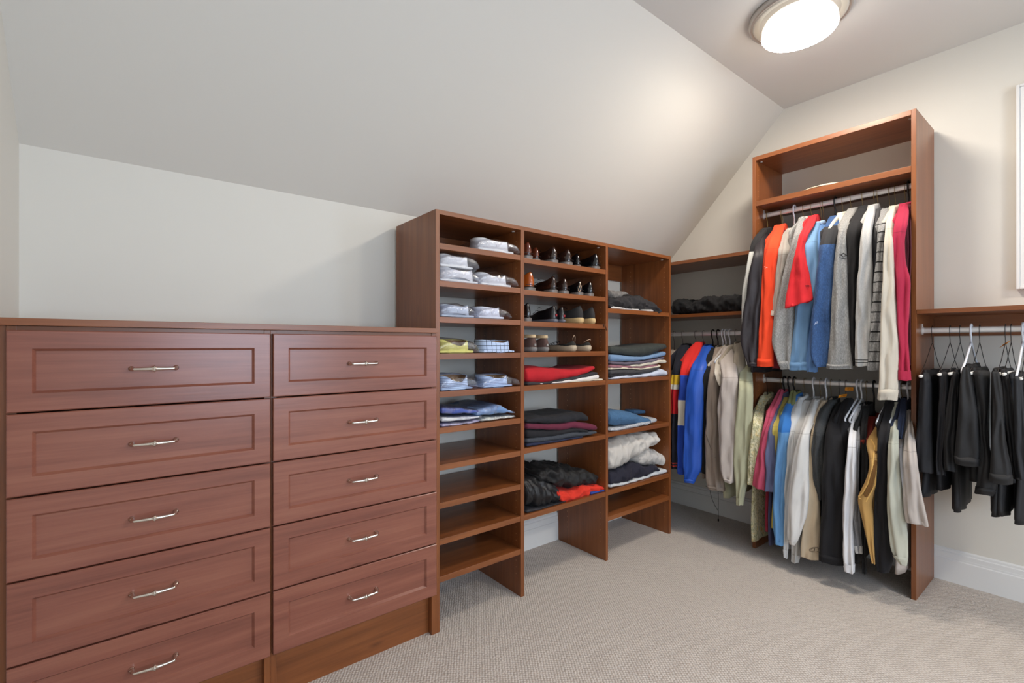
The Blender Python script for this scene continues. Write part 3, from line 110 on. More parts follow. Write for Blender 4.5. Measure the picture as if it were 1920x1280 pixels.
 {'name': 'jeans', 'label': 'mid blue denim jeans folded on the paler pair, right column', 'cat': 'jeans', 'c': '3f6488', 'cols': [(2.1243, 0.8277, 0.7463), (2.2333, 0.8215, 0.7319), (2.3325, 0.8035, 0.7278), (2.4363, 0.7653, 0.7236), (2.5009, 0.7515, 0.7181)], 'y0': 1.767, 'd': 0.28, 'seed': 255.2, 'scr': 0.006, 'h': 0.25, 'amp': 0.004},
 {'name': 'jeans', 'label': 'narrow rolled blue denim leg behind the folded jeans, right column', 'cat': 'jeans', 'c': '3a5f84', 'cols': [(2.5584, 0.7782, 0.7556), (2.6375, 0.7716, 0.7451), (2.6956, 0.7656, 0.7445)], 'y0': 1.935, 'd': 0.08, 'seed': 258.1, 'h': 0.2},
 {'name': 'hoodie', 'label': 'white cotton shirt lowest under the navy hoodie, right column', 'cat': 'shirt', 'c': 'c9cdcf', 'cols': [(2.1243, 0.4124, 0.3921), (2.2577, 0.4008, 0.386), (2.4099, 0.4028, 0.386), (2.5729, 0.4149, 0.386), (2.6762, 0.4116, 0.386)], 'y0': 1.767, 'd': 0.28, 'seed': 261.0, 'scr': 0.003},
 {'name': 'hoodie', 'label': 'dark navy hoodie crumpled below the light grey one, right column', 'cat': 'hoodie', 'c': '1c1c2c', 'cols': [(2.1243, 0.4731, 0.4073), (2.2333, 0.4828, 0.3905), (2.358, 0.4947, 0.3934), (2.49, 0.4613, 0.3965), (2.5898, 0.4469, 0.395)], 'y0': 1.767, 'd': 0.28, 'seed': 263.9, 'scr': 0.02, 'amp': 0.006, 'nx': 60, 'n': 44},
 {'name': 'hoodie', 'label': 'light grey hoodie folded at the right behind the largest one', 'cat': 'hoodie', 'c': 'bdbab6', 'cols': [(2.4132, 0.5412, 0.4771), (2.4879, 0.5637, 0.4589), (2.5539, 0.5548, 0.4486), (2.6275, 0.5178, 0.4371), (2.6797, 0.4951, 0.4305)], 'y0': 1.785, 'd': 0.28, 'seed': 266.8, 'scr': 0.02, 'amp': 0.006, 'nx': 50, 'n': 44},
 {'name': 'hoodie', 'label': 'large pale grey hoodie heaped topmost on the second lowest shelf of the right column', 'cat': 'hoodie', 'c': 'c4c0ba', 'cols': [(2.1243, 0.6219, 0.5011), (2.1616, 0.6292, 0.4768), (2.2333, 0.6509, 0.4774), (2.3325, 0.6609, 0.4931), (2.4363, 0.6649, 0.5354), (2.5449, 0.6524, 0.573), (2.5898, 0.6423, 0.5788)], 'y0': 1.767, 'd': 0.26, 'seed': 269.7, 'scr': 0.02, 'amp': 0.008, 'nx': 60, 'n': 50},
 {'name': 'rumpled_clothes', 'label': 'black rumpled garment on the left of the corner shelf', 'cat': 'clothes', 'c': '0e0e10', 'cols': [(1.7372, 1.4545, 1.4094), (1.7644, 1.4707, 1.4143), (1.8239, 1.5185, 1.4138), (1.8893, 1.5124, 1.4171)], 'y0': 2.8996, 'd': 0.3, 'seed': 272.6, 'axis': 'y', 'scr': 0.02, 'nx': 50, 'n': 44},
 {'name': 'rumpled_clothes', 'label': 'long black crumpled garment filling the right of the corner shelf', 'cat': 'clothes', 'c': '151416', 'cols': [(1.4011, 1.5123, 1.405), (1.4739, 1.5117, 1.4056), (1.5601, 1.512, 1.4103), (1.6504, 1.5157, 1.4117), (1.7257, 1.4896, 1.4158), (1.7644, 1.4671, 1.4178)], 'y0': 2.8996, 'd': 0.3, 'seed': 275.5, 'axis': 'y', 'scr': 0.026, 'nx': 70, 'n': 50}]
BAGGED=[{'label': 'lilac-white folded shirt in a clear bag, bottom left of the mixed heap', 'c': 'b9b0cd', 'cols': [(1.032, 0.8614, 0.8554), (1.0954, 0.8605, 0.8545), (1.1783, 0.8605, 0.8545), (1.2272, 0.8648, 0.8588)], 'y0': 1.769, 'seed': 182.4},
 {'label': 'cream-white folded shirt in a clear bag, left in the mixed heap', 'c': 'd9dadb', 'cols': [(1.032, 0.8955, 0.8758), (1.0954, 0.8871, 0.8741), (1.1783, 0.8843, 0.8731), (1.2272, 0.8823, 0.8756)], 'y0': 1.769, 'seed': 184.3},
 {'label': 'blue and violet folded shirt in a clear bag, top left of the mixed heap', 'c': '4b5ea8', 'cols': [(1.032, 0.9336, 0.9121), (1.0954, 0.9284, 0.9042), (1.1783, 0.9142, 0.8992), (1.2213, 0.9062, 0.9002)], 'y0': 1.769, 'seed': 186.2},
 {'label': 'white and yellow folded shirt in a clear bag, bottom right of the mixed heap', 'c': 'cfd0c4', 'cols': [(1.2301, 0.8669, 0.8585), (1.2955, 0.8683, 0.857), (1.3729, 0.8663, 0.857), (1.4275, 0.8654, 0.8594)], 'y0': 1.769, 'seed': 188.1},
 {'label': 'steel blue folded shirt in a clear bag, top right of the mixed heap', 'c': '6f8fbb', 'cols': [(1.2069, 0.9093, 0.8871), (1.2804, 0.921, 0.8829), (1.3416, 0.9266, 0.8823), (1.3888, 0.8965, 0.8831), (1.421, 0.8838, 0.8778)], 'y0': 1.769, 'seed': 190.0}]
SHIRTS=[{'label': 'white dress shirt in a clear bag alone on the top shelf of the left column', 'c': 'dcdde0', 'x0': 1.2259, 'x1': 1.4162, 'z': 1.6295, 'h': 0.058, 'seed': 131.3, 'group': 'bagged dress shirts with standing collars', 'dip': 0.012, 'lim': 1.452},
 {'label': 'white dress shirt in a clear bag, lower left on the second shelf', 'c': 'dcdde2', 'x0': 1.0311, 'x1': 1.2143, 'z': 1.4725, 'h': 0.062, 'seed': 132.6, 'group': 'bagged dress shirts with standing collars', 'dip': 0.014, 'arch': 0.018, 'bx': 0.01},
 {'label': 'white dress shirt in a clear bag lying on top of another, second shelf left', 'c': 'e0e1e4', 'x0': 1.0311, 'x1': 1.1857, 'z': 1.5355, 'h': 0.055, 'seed': 133.9, 'group': 'bagged dress shirts with standing collars', 'dip': 0.01, 'bx': 0.035},
 {'label': 'white dress shirt in a clear bag, right on the second shelf', 'c': 'dcdde2', 'x0': 1.2405, 'x1': 1.4033, 'z': 1.4725, 'h': 0.058, 'seed': 135.2, 'group': 'bagged dress shirts with standing collars', 'dip': 0.02},
 {'label': 'pale grey-blue dress shirt in a glossy clear bag, left on the third shelf', 'c': 'b6c1d2', 'x0': 1.0363, 'x1': 1.1914, 'z': 1.3205, 'h': 0.054, 'seed': 136.5, 'group': 'bagged dress shirts with standing collars', 'dip': 0.008, 'arch': 0.014, 'bx': 0.012},
 {'label': 'white dress shirt in a wide clear bag, right on the third shelf', 'c': 'd4d8e6', 'x0': 1.2288, 'x1': 1.362, 'z': 1.3205, 'h': 0.052, 'seed': 137.8, 'group': 'bagged dress shirts with standing collars', 'dip': 0.004},
 {'label': 'bright yellow dress shirt in a clear bag on the fourth shelf', 'c': 'd9d27c', 'x0': 1.0285, 'x1': 1.1885, 'z': 1.1655, 'h': 0.056, 'seed': 139.1, 'group': 'bagged dress shirts with standing collars', 'dip': 0.028, 'bx': 0.03},
 {'label': 'white dress shirt with dark blue window-pane checks, unbagged on the fourth shelf', 'c': 'b9cbe6', 'x0': 1.2494, 'x1': 1.4227, 'z': 1.1655, 'h': 0.056, 'seed': 140.4, 'group': 'bagged dress shirts with standing collars', 'dip': 0.014, 'bag': 0, 'pat': ('b4c6e2', '1b2440', 0.024, 0.019, 0.09, 0.12), 'lim': 1.452},
 {'label': 'blue and white pinstriped dress shirt, left on the fifth shelf', 'c': 'a9c2e2', 'x0': 1.0363, 'x1': 1.1857, 'z': 1.0055, 'h': 0.06, 'seed': 141.7, 'group': 'bagged dress shirts with standing collars', 'dip': 0.03, 'pat': ('b4c9e6', '56648c', 0, 0.0072, 0, 0.24), 'bx': 0.02},
 {'label': 'blue and white pinstriped dress shirt in a clear bag, right on the fifth shelf', 'c': 'a9c2e2', 'x0': 1.2553, 'x1': 1.4098, 'z': 1.0055, 'h': 0.052, 'seed': 143.0, 'group': 'bagged dress shirts with standing collars', 'dip': 0.016, 'pat': ('b0c6e6', '6a7cab', 0, 0.0068, 0, 0.22)}]
SHOES=[{'label': 'brown glossy leather shoe, leftmost on the top shoe shelf', 'mat': 'brown', 'x': 1.5246, 'y': 1.767, 'z': 1.6205, 'H': 0.085, 'group': 'shoes on the top shoe shelf', 'k': 'dress', 'smat': 'dsole', 'W': 0.034},
 {'label': 'brown glossy leather shoe, second on the top shoe shelf, pushed further back', 'mat': 'brown', 'x': 1.6107, 'y': 1.805, 'z': 1.6205, 'H': 0.078, 'group': 'shoes on the top shoe shelf', 'k': 'dress', 'smat': 'dsole', 'W': 0.03},
 {'label': 'very dark brown leather shoe, third on the top shoe shelf', 'mat': 'dkbrown', 'x': 1.7046, 'y': 1.773, 'z': 1.6205, 'H': 0.088, 'group': 'shoes on the top shoe shelf', 'k': 'dress', 'smat': 'dsole', 'W': 0.036},
 {'label': 'very dark brown leather shoe, fourth on the top shoe shelf', 'mat': 'dkbrown', 'x': 1.8091, 'y': 1.773, 'z': 1.6205, 'H': 0.088, 'group': 'shoes on the top shoe shelf', 'k': 'dress', 'smat': 'dsole', 'W': 0.037},
 {'label': 'black leather shoe set further back behind the fourth shoe of the top shoe shelf', 'mat': 'black', 'x': 1.9117, 'y': 1.805, 'z': 1.6205, 'H': 0.082, 'group': 'shoes on the top shoe shelf', 'k': 'dress', 'smat': 'dsole', 'W': 0.028},
 {'label': 'black leather shoe alone at the right end of the top shoe shelf', 'mat': 'black', 'x': 2.027, 'y': 1.773, 'z': 1.6205, 'H': 0.09, 'group': 'shoes on the top shoe shelf', 'k': 'dress', 'smat': 'dsole', 'W': 0.036},
 {'label': 'tan orange leather shoe at the left of the second shoe shelf', 'mat': 'tan', 'x': 1.5453, 'y': 1.773, 'z': 1.4675, 'H': 0.095, 'group': 'shoes on the second shoe shelf', 'k': 'dress', 'smat': 'dsole', 'W': 0.04},
 {'label': 'black leather shoe with curled lace, left of centre on the second shoe shelf', 'mat': 'dkbrown', 'x': 1.7008, 'y': 1.773, 'z': 1.4675, 'H': 0.087, 'group': 'shoes on the second shoe shelf', 'k': 'dress', 'smat': 'dsole', 'W': 0.034, 'loops': [[(0, 0.03, 0.085), (-0.008, 0.012, 0.094), (0.008, 0.0, 0.093), (0.016, 0.012, 0.088)]]},
 {'label': 'dark burgundy-black leather shoe in the middle of the second shoe shelf', 'mat': 'dkbrown', 'x': 1.7834, 'y': 1.773, 'z': 1.4675, 'H': 0.084, 'group': 'shoes on the second shoe shelf', 'k': 'dress', 'smat': 'dsole', 'W': 0.034},
 {'label': 'black leather shoe with a cream cord loop on its heel', 'mat': 'black', 'x': 1.8943, 'y': 1.773, 'z': 1.4675, 'H': 0.08, 'group': 'shoes on the second shoe shelf', 'k': 'dress', 'smat': 'dsole', 'W': 0.032, 'loops': [[(-0.012, -0.002, 0.072), (-0.022, -0.006, 0.05), (-0.034, -0.006, 0.026), (-0.028, -0.006, 0.016), (-0.016, -0.006, 0.026), (-0.008, -0.004, 0.052)]], 'loopm': 1},
 {'label': 'black leather shoe at the right end of the second shoe shelf', 'mat': 'black', 'x': 1.9789, 'y': 1.773, 'z': 1.4675, 'H': 0.082, 'group': 'shoes on the second shoe shelf', 'k': 'dress', 'smat': 'dsole', 'W': 0.032},
 {'label': 'navy-black leather shoe at the left end of the third shoe shelf', 'mat': 'black', 'x': 1.5263, 'y': 1.773, 'z': 1.3165, 'H': 0.09, 'group': 'shoes on the third shoe shelf', 'k': 'dress', 'smat': 'dsole', 'W': 0.03},
 {'label': 'black sneaker with red heel mark, left of its pair on the third shoe shelf', 'mat': 'sneak', 'x': 1.7046, 'y': 1.773, 'z': 1.3165, 'H': 0.088, 'group': 'shoes on the third shoe shelf', 'k': 'sneaker', 'smat': 'silver', 'W': 0.038, 'sole': 0.018, 'tab': '8c1a22'},
 {'label': 'black sneaker with red heel mark, right of its pair on the third shoe shelf', 'mat': 'sneak', 'x': 1.762, 'y': 1.773, 'z': 1.3165, 'H': 0.084, 'group': 'shoes on the third shoe shelf', 'k': 'sneaker', 'smat': 'silver', 'W': 0.03, 'sole': 0.018, 'tab': '8c1a22'},
 {'label': 'charcoal suede shoe with cream sole, left of its pair', 'mat': 'suede', 'x': 1.8964, 'y': 1.773, 'z': 1.3165, 'H': 0.096, 'group': 'shoes on the third shoe shelf', 'k': 'sneaker', 'smat': 'gum', 'W': 0.042, 'sole': 0.032},
 {'label': 'charcoal suede shoe with cream sole, right of its pair', 'mat': 'suede', 'x': 1.9919, 'y': 1.773, 'z': 1.3165, 'H': 0.094, 'group': 'shoes on the third shoe shelf', 'k': 'sneaker', 'smat': 'gum', 'W': 0.036, 'sole': 0.032, 'rot': -4},
 {'label': 'brown suede sneaker with cream padded collar, left of its pair', 'mat': 'bsuede', 'x': 1.561, 'y': 1.773, 'z': 1.1675, 'H': 0.082, 'group': 'shoes on the fourth shoe shelf', 'k': 'sneaker', 'smat': 'grey', 'W': 0.04, 'sole': 0.024, 'collar': 'cream', 'tab': '8f8a86'},
 {'label': 'brown suede sneaker with cream padded collar, right of its pair', 'mat': 'bsuede', 'x': 1.6433, 'y': 1.773, 'z': 1.1675, 'H': 0.08, 'group': 'shoes on the fourth shoe shelf', 'k': 'sneaker', 'smat': 'grey', 'W': 0.036, 'sole': 0.024, 'collar': 'cream', 'tab': '8f8a86'},
 {'label': 'low beige-soled mesh trail shoe, left of its pair with raised pull loop', 'mat': 'mesh', 'x': 1.8411, 'y': 1.773, 'z': 1.1675, 'H': 0.056, 'group': 'shoes on the fourth shoe shelf', 'k': 'sneaker', 'smat': 'bei', 'W': 0.042, 'sole': 0.032, 'L': 0.28, 'loops': [[(0, 0.012, 0.05), (-0.01, 0.006, 0.07), (-0.004, 0.002, 0.086), (0.006, 0.004, 0.078), (0.01, 0.01, 0.052)]], 'loopm': 1},
 {'label': 'low beige-soled mesh trail shoe, right of its pair', 'mat': 'mesh', 'x': 1.9574, 'y': 1.773, 'z': 1.1675, 'H': 0.052, 'group': 'shoes on the fourth shoe shelf', 'k': 'sneaker', 'smat': 'bei', 'W': 0.04, 'sole': 0.032, 'L': 0.28, 'loops': [[(-0.02, 0.03, 0.048), (-0.014, 0.008, 0.06), (0.004, 0.0, 0.066), (0.014, 0.008, 0.058)]], 'loopm': 1}]

# ------------------------------------------------------------------ materials
def lin(c):
    if isinstance(c,str):
        c=[int(c[i:i+2],16)/255 for i in (0,2,4)]
    return tuple((v/12.92 if v<=.04045 else ((v+.055)/1.055)**2.4) for v in c)+(1,)
class NT:
    def __init__(s,name):
        s.m=bpy.data.materials.new(name); s.m.use_nodes=True; s.t=s.m.node_tree; s.n=s.t.nodes; s.l=s.t.links
        s.b=s.n['Principled BSDF']; s.tc=None
    def new(s,t,**k):
        n=s.n.new(t)
        for a,v in k.items():
            if a in n.inputs: n.inputs[a].default_value=v
            else: setattr(n,a,v)
        return n
    def co(s,scale=(1,1,1),loc=(0,0,0),rot=(0,0,0)):
        if not s.tc: s.tc=s.n.new('ShaderNodeTexCoord')
        m=s.new('ShaderNodeMapping'); m.inputs['Scale'].default_value=scale; m.inputs['Location'].default_value=loc; m.inputs['Rotation'].default_value=rot
        s.l.new(s.tc.outputs['Object'],m.inputs['Vector']); return m.outputs[0]
    def noise(s,scale,vec,detail=3,rough=.5,dist=0):
        n=s.new('ShaderNodeTexNoise',Scale=scale,Detail=detail,Roughness=rough,Distortion=dist); s.l.new(vec,n.inputs['Vector']); return n.outputs['Fac']
    def ramp(s,fac,stops,interp='LINEAR'):
        r=s.new('ShaderNodeValToRGB'); r.color_ramp.interpolation=interp
        e=r.color_ramp.elements
        while len(e)<len(stops): e.new(.5)
        for q,(p,c) in zip(e,stops): q.position=p; q.color=lin(c) if (isinstance(c,str) or len(c)==3) else c
        s.l.new(fac,r.inputs[0]); return r.outputs[0]
    def mix(s,fac,a,b,mode='MIX'):
        m=s.new('ShaderNodeMix',data_type='RGBA',blend_type=mode)
        for i,v in ((0,fac),(6,a),(7,b)):
            if hasattr(v,'is_output'): s.l.new(v,m.inputs[i])
            else: m.inputs[i].default_value=v
        return m.outputs[2]
    def math(s,op,a,b=0.0,c=0.0):
        m=s.new('ShaderNodeMath',operation=op)
        for i,v in enumerate((a,b,c)):
            if hasattr(v,'is_output'): s.l.new(v,m.inputs[i])
            else: m.inputs[i].default_value=v
        return m.outputs[0]
    def bump(s,h,strength=.3,dist=.002):
        b=s.new('ShaderNodeBump',Strength=strength,Distance=dist); s.l.new(h,b.inputs['Height']); s.l.new(b.outputs[0],s.b.inputs['Normal'])
    def col(s,c):
        if hasattr(c,'is_output'): s.l.new(c,s.b.inputs['Base Color'])
        else: s.b.inputs['Base Color'].default_value=c
    def set(s,**k):
        for a,v in k.items(): s.b.inputs[a.replace('_',' ')].default_value=v
        return s
def plain(name,c,rough=.5,metal=0,**k):
    t=NT(name); t.col(lin(c)); t.set(Roughness=rough,Metallic=metal)
    for a,v in k.items(): t.b.inputs[a.replace('_',' ')].default_value=v
    return t.m
def wood(name,axis,dark='522a12',base='7c4623',light='945a31',rough=.34,shift=0):
    t=NT(name)
    sc={'x':(1.0,16,16),'y':(16,1.0,16),'z':(16,16,1.0)}[axis]
    v=t.co(sc,(shift,shift*2,shift)); n1=t.noise(1.6,v,5,.6,.4)
    f={'x':(3,170,170),'y':(170,3,170),'z':(170,170,3)}[axis]
    n2=t.noise(1.0,t.co(f),2,.6)
    n3=t.noise(2.2,t.co((1,1,1)),3,.5)
    c=t.ramp(n1,[(.25,dark),(.5,base),(.72,light)])
    c=t.mix(.35,c,t.ramp(n3,[(.3,base),(.7,light)]))
    c=t.mix(.12,c,t.ramp(n2,[(.35,dark),(.65,light)]))
    k={'x':(2.2,9,9),'y':(9,2.2,9),'z':(9,9,2.2)}[axis]
    vo=t.new('ShaderNodeTexVoronoi',Scale=1.0); t.l.new(t.co(k,(3.3,1.7,2.1)),vo.inputs['Vector'])
    kn=t.ramp(vo.outputs['Distance'],[(.02,(0.75,0.75,0.75)),(.09,(0,0,0))])
    c=t.mix(kn,c,lin('3d1c0e'))
    t.col(c); t.set(Roughness=rough); t.bump(n2,.12,.001)
    t.b.inputs['Coat Weight'].default_value=.12; t.b.inputs['Coat Roughness'].default_value=.25
    return t.m
WX=wood('cherry_grain_x','x'); WY=wood('cherry_grain_y','y'); WZ=wood('cherry_grain_z','z'); WD=wood('cherry_drawer_sheen_tint','x','60332a','865041','9a6450',.28,4.1)  # drawer fronts: bluish window sheen put into a redder wood colour
DOT=plain('shelf_pin_hole','c08a60',.6)
def paint(name,c,rough=.75):
    t=NT(name); n=t.noise(60,t.co(),3,.6); t.col(lin(c)); t.set(Roughness=rough); t.bump(n,.04,.002); return t.m
WALL=paint('wall_paint','dcd9d0'); SLOPE=paint('slope_paint_dimmed','d6d3cb',.8); CEIL=paint('ceiling_paint_brightened','dfdfdb',.8)  # slope colour darkened against lamp burn; ceiling colour brightened in place of light
TRIM=plain('white_trim_paint','e4e5e4',.35)
def carpet():
    t=NT('loop_carpet'); v=t.co((1,1,1),(0,0,0),(0,0,.6))
    vo=t.new('ShaderNodeTexVoronoi',Scale=95.0,Randomness=.30); t.l.new(v,vo.inputs['Vector'])
    n=t.noise(3.0,t.co(),4,.6); n2=t.noise(420,t.co(),2,.7)
    c=t.ramp(vo.outputs['Distance'],[(.0,'d6cbc2'),(.45,'c5bab1'),(.85,'7d736b')])
    c=t.mix(.25,c,t.ramp(n,[(.3,'aba197'),(.7,'ccc3b9')])); c=t.mix(.25,c,t.ramp(n2,[(.3,'918980'),(.7,'d7cfc6')]))
    t.col(c); t.set(Roughness=.95); t.b.inputs['Sheen Weight'].default_value=.2
    h=t.math('MULTIPLY',vo.outputs['Distance'],-1.0); t.bump(h,.9,.006); return t.m
CARPET=carpet()
CHROME=plain('polished_nickel','d9d2c8',.14,1.0); STEEL=plain('brushed_rod_metal','eeedeb',.38,.55); NICKEL=plain('brushed_nickel_ring','b9b4ae',.4,.5)
WIRE=plain('brass_wire','8c7648',.35,.9); PW=plain('white_plastic','dfe3ea',.3); PB=plain('black_plastic','101011',.35); TUBE=plain('white_card_tube','dcdad4',.7)
DARKWIRE=plain('dark_wire','3c3a38',.35,.8)
def fabric(name,c,rough=.9,heather=0,scale=1,bands=None,z0=0,sheen=.04,c2=None,gloss=0):
    t=NT(name); base=lin(c); out=base
    v=t.co()
    if heather:
        n=t.noise(260*scale,t.co((1,1,.35)),3,.75)
        hi=tuple(min(1,base[i]*(1+1.1*heather)+.02*heather) for i in range(3))+(1,); lo=tuple(base[i]*(1-.75*heather) for i in range(3))+(1,)
        out=t.ramp(n,[(.34,lo),(.5,base),(.66,hi)])
    else:
        n=t.noise(9,t.co((1,1,.4)),3,.6)
        out=t.ramp(n,[(.3,tuple(base[i]*.86 for i in range(3))+(1,)),(.7,tuple(min(1,base[i]*1.08) for i in range(3))+(1,))])
    if bands:
        sx=t.new('ShaderNodeSeparateXYZ'); t.l.new(v,sx.inputs[0]); z=sx.outputs[2]
        for lo,hi,bc in bands:
            m=t.math('MULTIPLY',t.math('GREATER_THAN',z,lo-z0),t.math('LESS_THAN',z,hi-z0))
            out=t.mix(m,out,lin(bc))
    t.col(out); t.set(Roughness=rough); t.b.inputs['Sheen Weight'].default_value=sheen
    w=t.noise(650,t.co(),2,.6); w2=t.noise(14,t.co((1,1,.5)),4,.6,.6)
    t.bump(t.math('ADD',t.math('MULTIPLY',w,.12),w2),.35 if not gloss else .6,.006)
    return t.m
def printed(name):
    t=NT(name); n=t.noise(11,t.co((1.3,1.3,.8)),4,.6,2.4); n2=t.noise(38,t.co(),3,.6,2)
    c=t.ramp(n,[(.32,'6d6a3c'),(.40,'c7bd8e'),(.47,'ded8bb'),(.52,'8b8f6c'),(.57,'dcd3a6'),(.66,'c9a13c'),(.72,'9b7a2a')])
    c=t.mix(.35,c,t.ramp(n2,[(.4,'4f5336'),(.5,'d8d2b0'),(.62,'e3dcc0')])); t.col(c); t.set(Roughness=.85); return t.m
def lines(name,base,line,px,pz,tx,tz,z0=0):
    t=NT(name); sx=t.new('ShaderNodeSeparateXYZ'); t.l.new(t.co(),sx.inputs[0]); c=lin(base)
    for o,p,w in ((0,px,tx),(2,pz,tz)):
        if p:
            f=t.math('FRACT',t.math('MULTIPLY',t.math('ADD',sx.outputs[o],10.0),1/p)); c=t.mix(t.math('LESS_THAN',f,w),c,lin(line))
    t.col(c); t.set(Roughness=.8); return t.m
def bagmat():
    t=NT('clear_plastic_bag'); n=t.noise(26,t.co(),4,.6,1.5)
    tr=t.new('ShaderNodeBsdfTransparent'); tr.inputs[0].default_value=(.96,.97,1,1)
    gl=t.new('ShaderNodeBsdfGlossy'); gl.inputs['Roughness'].default_value=.12; gl.inputs[0].default_value=(.95,.97,1,1)
    b=t.new('ShaderNodeBump',Strength=.9,Distance=.01); t.l.new(n,b.inputs['Height']); t.l.new(b.outputs[0],gl.inputs['Normal'])
    lw=t.new('ShaderNodeLayerWeight',Blend=.35); t.l.new(b.outputs[0],lw.inputs['Normal'])
    mx=t.new('ShaderNodeMixShader'); t.l.new(t.math('MULTIPLY_ADD',lw.outputs['Facing'],.55,.07),mx.inputs[0]); t.l.new(tr.outputs[0],mx.inputs[1]); t.l.new(gl.outputs[0],mx.inputs[2])
    t.l.new(mx.outputs[0],t.n['Material Output'].inputs['Surface']); return t.m
BAG=bagmat()
# ------------------------------------------------------------------ mesh helpers
class MB:
    def __init__(s): s.v=[]; s.f=[]; s.mi=[]
    def add(s,vs,fs,mi=0):
        o=len(s.v); s.v+= [tuple(p) for p in vs]; s.f+=[tuple(i+o for i in f) for f in fs]; s.mi+=[mi]*len(fs); return s
    def box(s,x0,x1,y0,y1,z0,z1,mi=0):
        v=[(x,y,z) for z in (z0,z1) for y in (y0,y1) for x in (x0,x1)]
        return s.add(v,[(0,2,3,1),(4,5,7,6),(0,1,5,4),(1,3,7,5),(3,2,6,7),(2,0,4,6)],mi)
    def rings(s,R,cap0=True,cap1=True,close=True,mi=0):
        n=len(R[0]); vs=[p for r in R for p in r]; fs=[]
        for i in range(len(R)-1):
            for j in range(n if close else n-1):
                k=(j+1)%n; fs.append((i*n+j,i*n+k,(i+1)*n+k,(i+1)*n+j))
        if cap0: fs.append(tuple(range(n-1,-1,-1)))
        if cap1: fs.append(tuple((len(R)-1)*n+j for j in range(n)))
        return s.add(vs,fs,mi)
    def tube(s,pts,r,n=8,mi=0,closed=False,rs=None):
        P=[Vector(p) for p in pts]; R=[]; up=None
        for i,p in enumerate(P):
            a=P[max(i-1,0)]; b=P[min(i+1,len(P)-1)]; d=(b-a)
            if d.length<1e-9: d=Vector((0,0,1))
            d.normalize()
            if up is None: up=d.orthogonal().normalized()
            up=(up-d*up.dot(d))
            up=up.normalized() if up.length>1e-6 else d.orthogonal().normalized()
            q=d.cross(up); rr=rs[i] if rs else r
            R.append([p+(up*math.cos(2*PI*j/n)+q*math.sin(2*PI*j/n))*rr for j in range(n)])
        return s.rings(R,mi=mi)
    def lathe(s,prof,cx,cy,n=48,mi=0,cap0=True,cap1=True):
        return s.rings([[(cx+r*math.cos(2*PI*j/n),cy+r*math.sin(2*PI*j/n),z) for j in range(n)] for r,z in prof],cap0,cap1,mi=mi)
    def build(s,name,mats,parent=None,smooth=False,bevel=0,base=None,sub=0,auto=None,solid=0):
        if base is None: base=tuple(parent['_b']) if parent is not None else None
        if base is None:
            xs=[p[0] for p in s.v]; ys=[p[1] for p in s.v]; zs=[p[2] for p in s.v]
            base=((min(xs)+max(xs))/2,(min(ys)+max(ys))/2,min(zs))
        me=bpy.data.meshes.new(name); me.from_pydata([(p[0]-base[0],p[1]-base[1],p[2]-base[2]) for p in s.v],[],s.f)
        for m in (mats if isinstance(mats,(list,tuple)) else [mats]): me.materials.append(m)
        me.polygons.foreach_set('material_index',s.mi)
        if smooth: me.polygons.foreach_set('use_smooth',[True]*len(me.polygons))
        me.validate(); me.update()
        o=bpy.data.objects.new(name,me); C.objects.link(o)
        if parent is not None: o.parent=parent
        else: o.location=base
        o['_b']=base
        if bevel:
            b=o.modifiers.new('Bevel','BEVEL'); b.width=bevel; b.segments=2; b.limit_method='ANGLE'; b.angle_limit=.6
        if solid:
            b=o.modifiers.new('Solidify','SOLIDIFY'); b.thickness=solid; b.offset=-1
        if sub:
            b=o.modifiers.new('Subsurf','SUBSURF'); b.levels=sub; b.render_levels=sub
        return o
def thing(name,label,cat,loc,group=None):
    o=bpy.data.objects.new(name,None); C.objects.link(o); o.location=loc; o.empty_display_size=.05
    o['label']=label; o['category']=cat; o['_b']=tuple(loc)
    if group: o['group']=group
    return o
def tag(o,label,cat,group=None):
    o['label']=label; o['category']=cat
    if group: o['group']=group
    return o
def struct(o): o['kind']='structure'; return o
def lerp(a,b,t): return a+(b-a)*t
def resample(rows,n,k=2):
    """rows of equal-length tuples, first item monotone; n samples, lightly smoothed"""
    z=[r[0] for r in rows]; out=[]
    for i in range(n):
        q=lerp(z[0],z[-1],i/(n-1)); j=0
        while j<len(z)-2 and (q-z[j+1])*(z[-1]-z[0])>0: j+=1
        d=z[j+1]-z[j]; t=0 if abs(d)<1e-9 else max(0,min(1,(q-z[j])/d))
        out.append([lerp(a,b,t) for a,b in zip(rows[j],rows[j+1])])
    for _ in range(k):
        o2=[out[0]]
        for i in range(1,n-1): o2.append([out[i][0]]+[(out[i-1][m]+2*out[i][m]+out[i+1][m])/4 for m in range(1,len(out[0]))])
        out=o2+[out[-1]]
    return out
def nz(x,y,z): return noise.noise(Vector((x,y,z)))
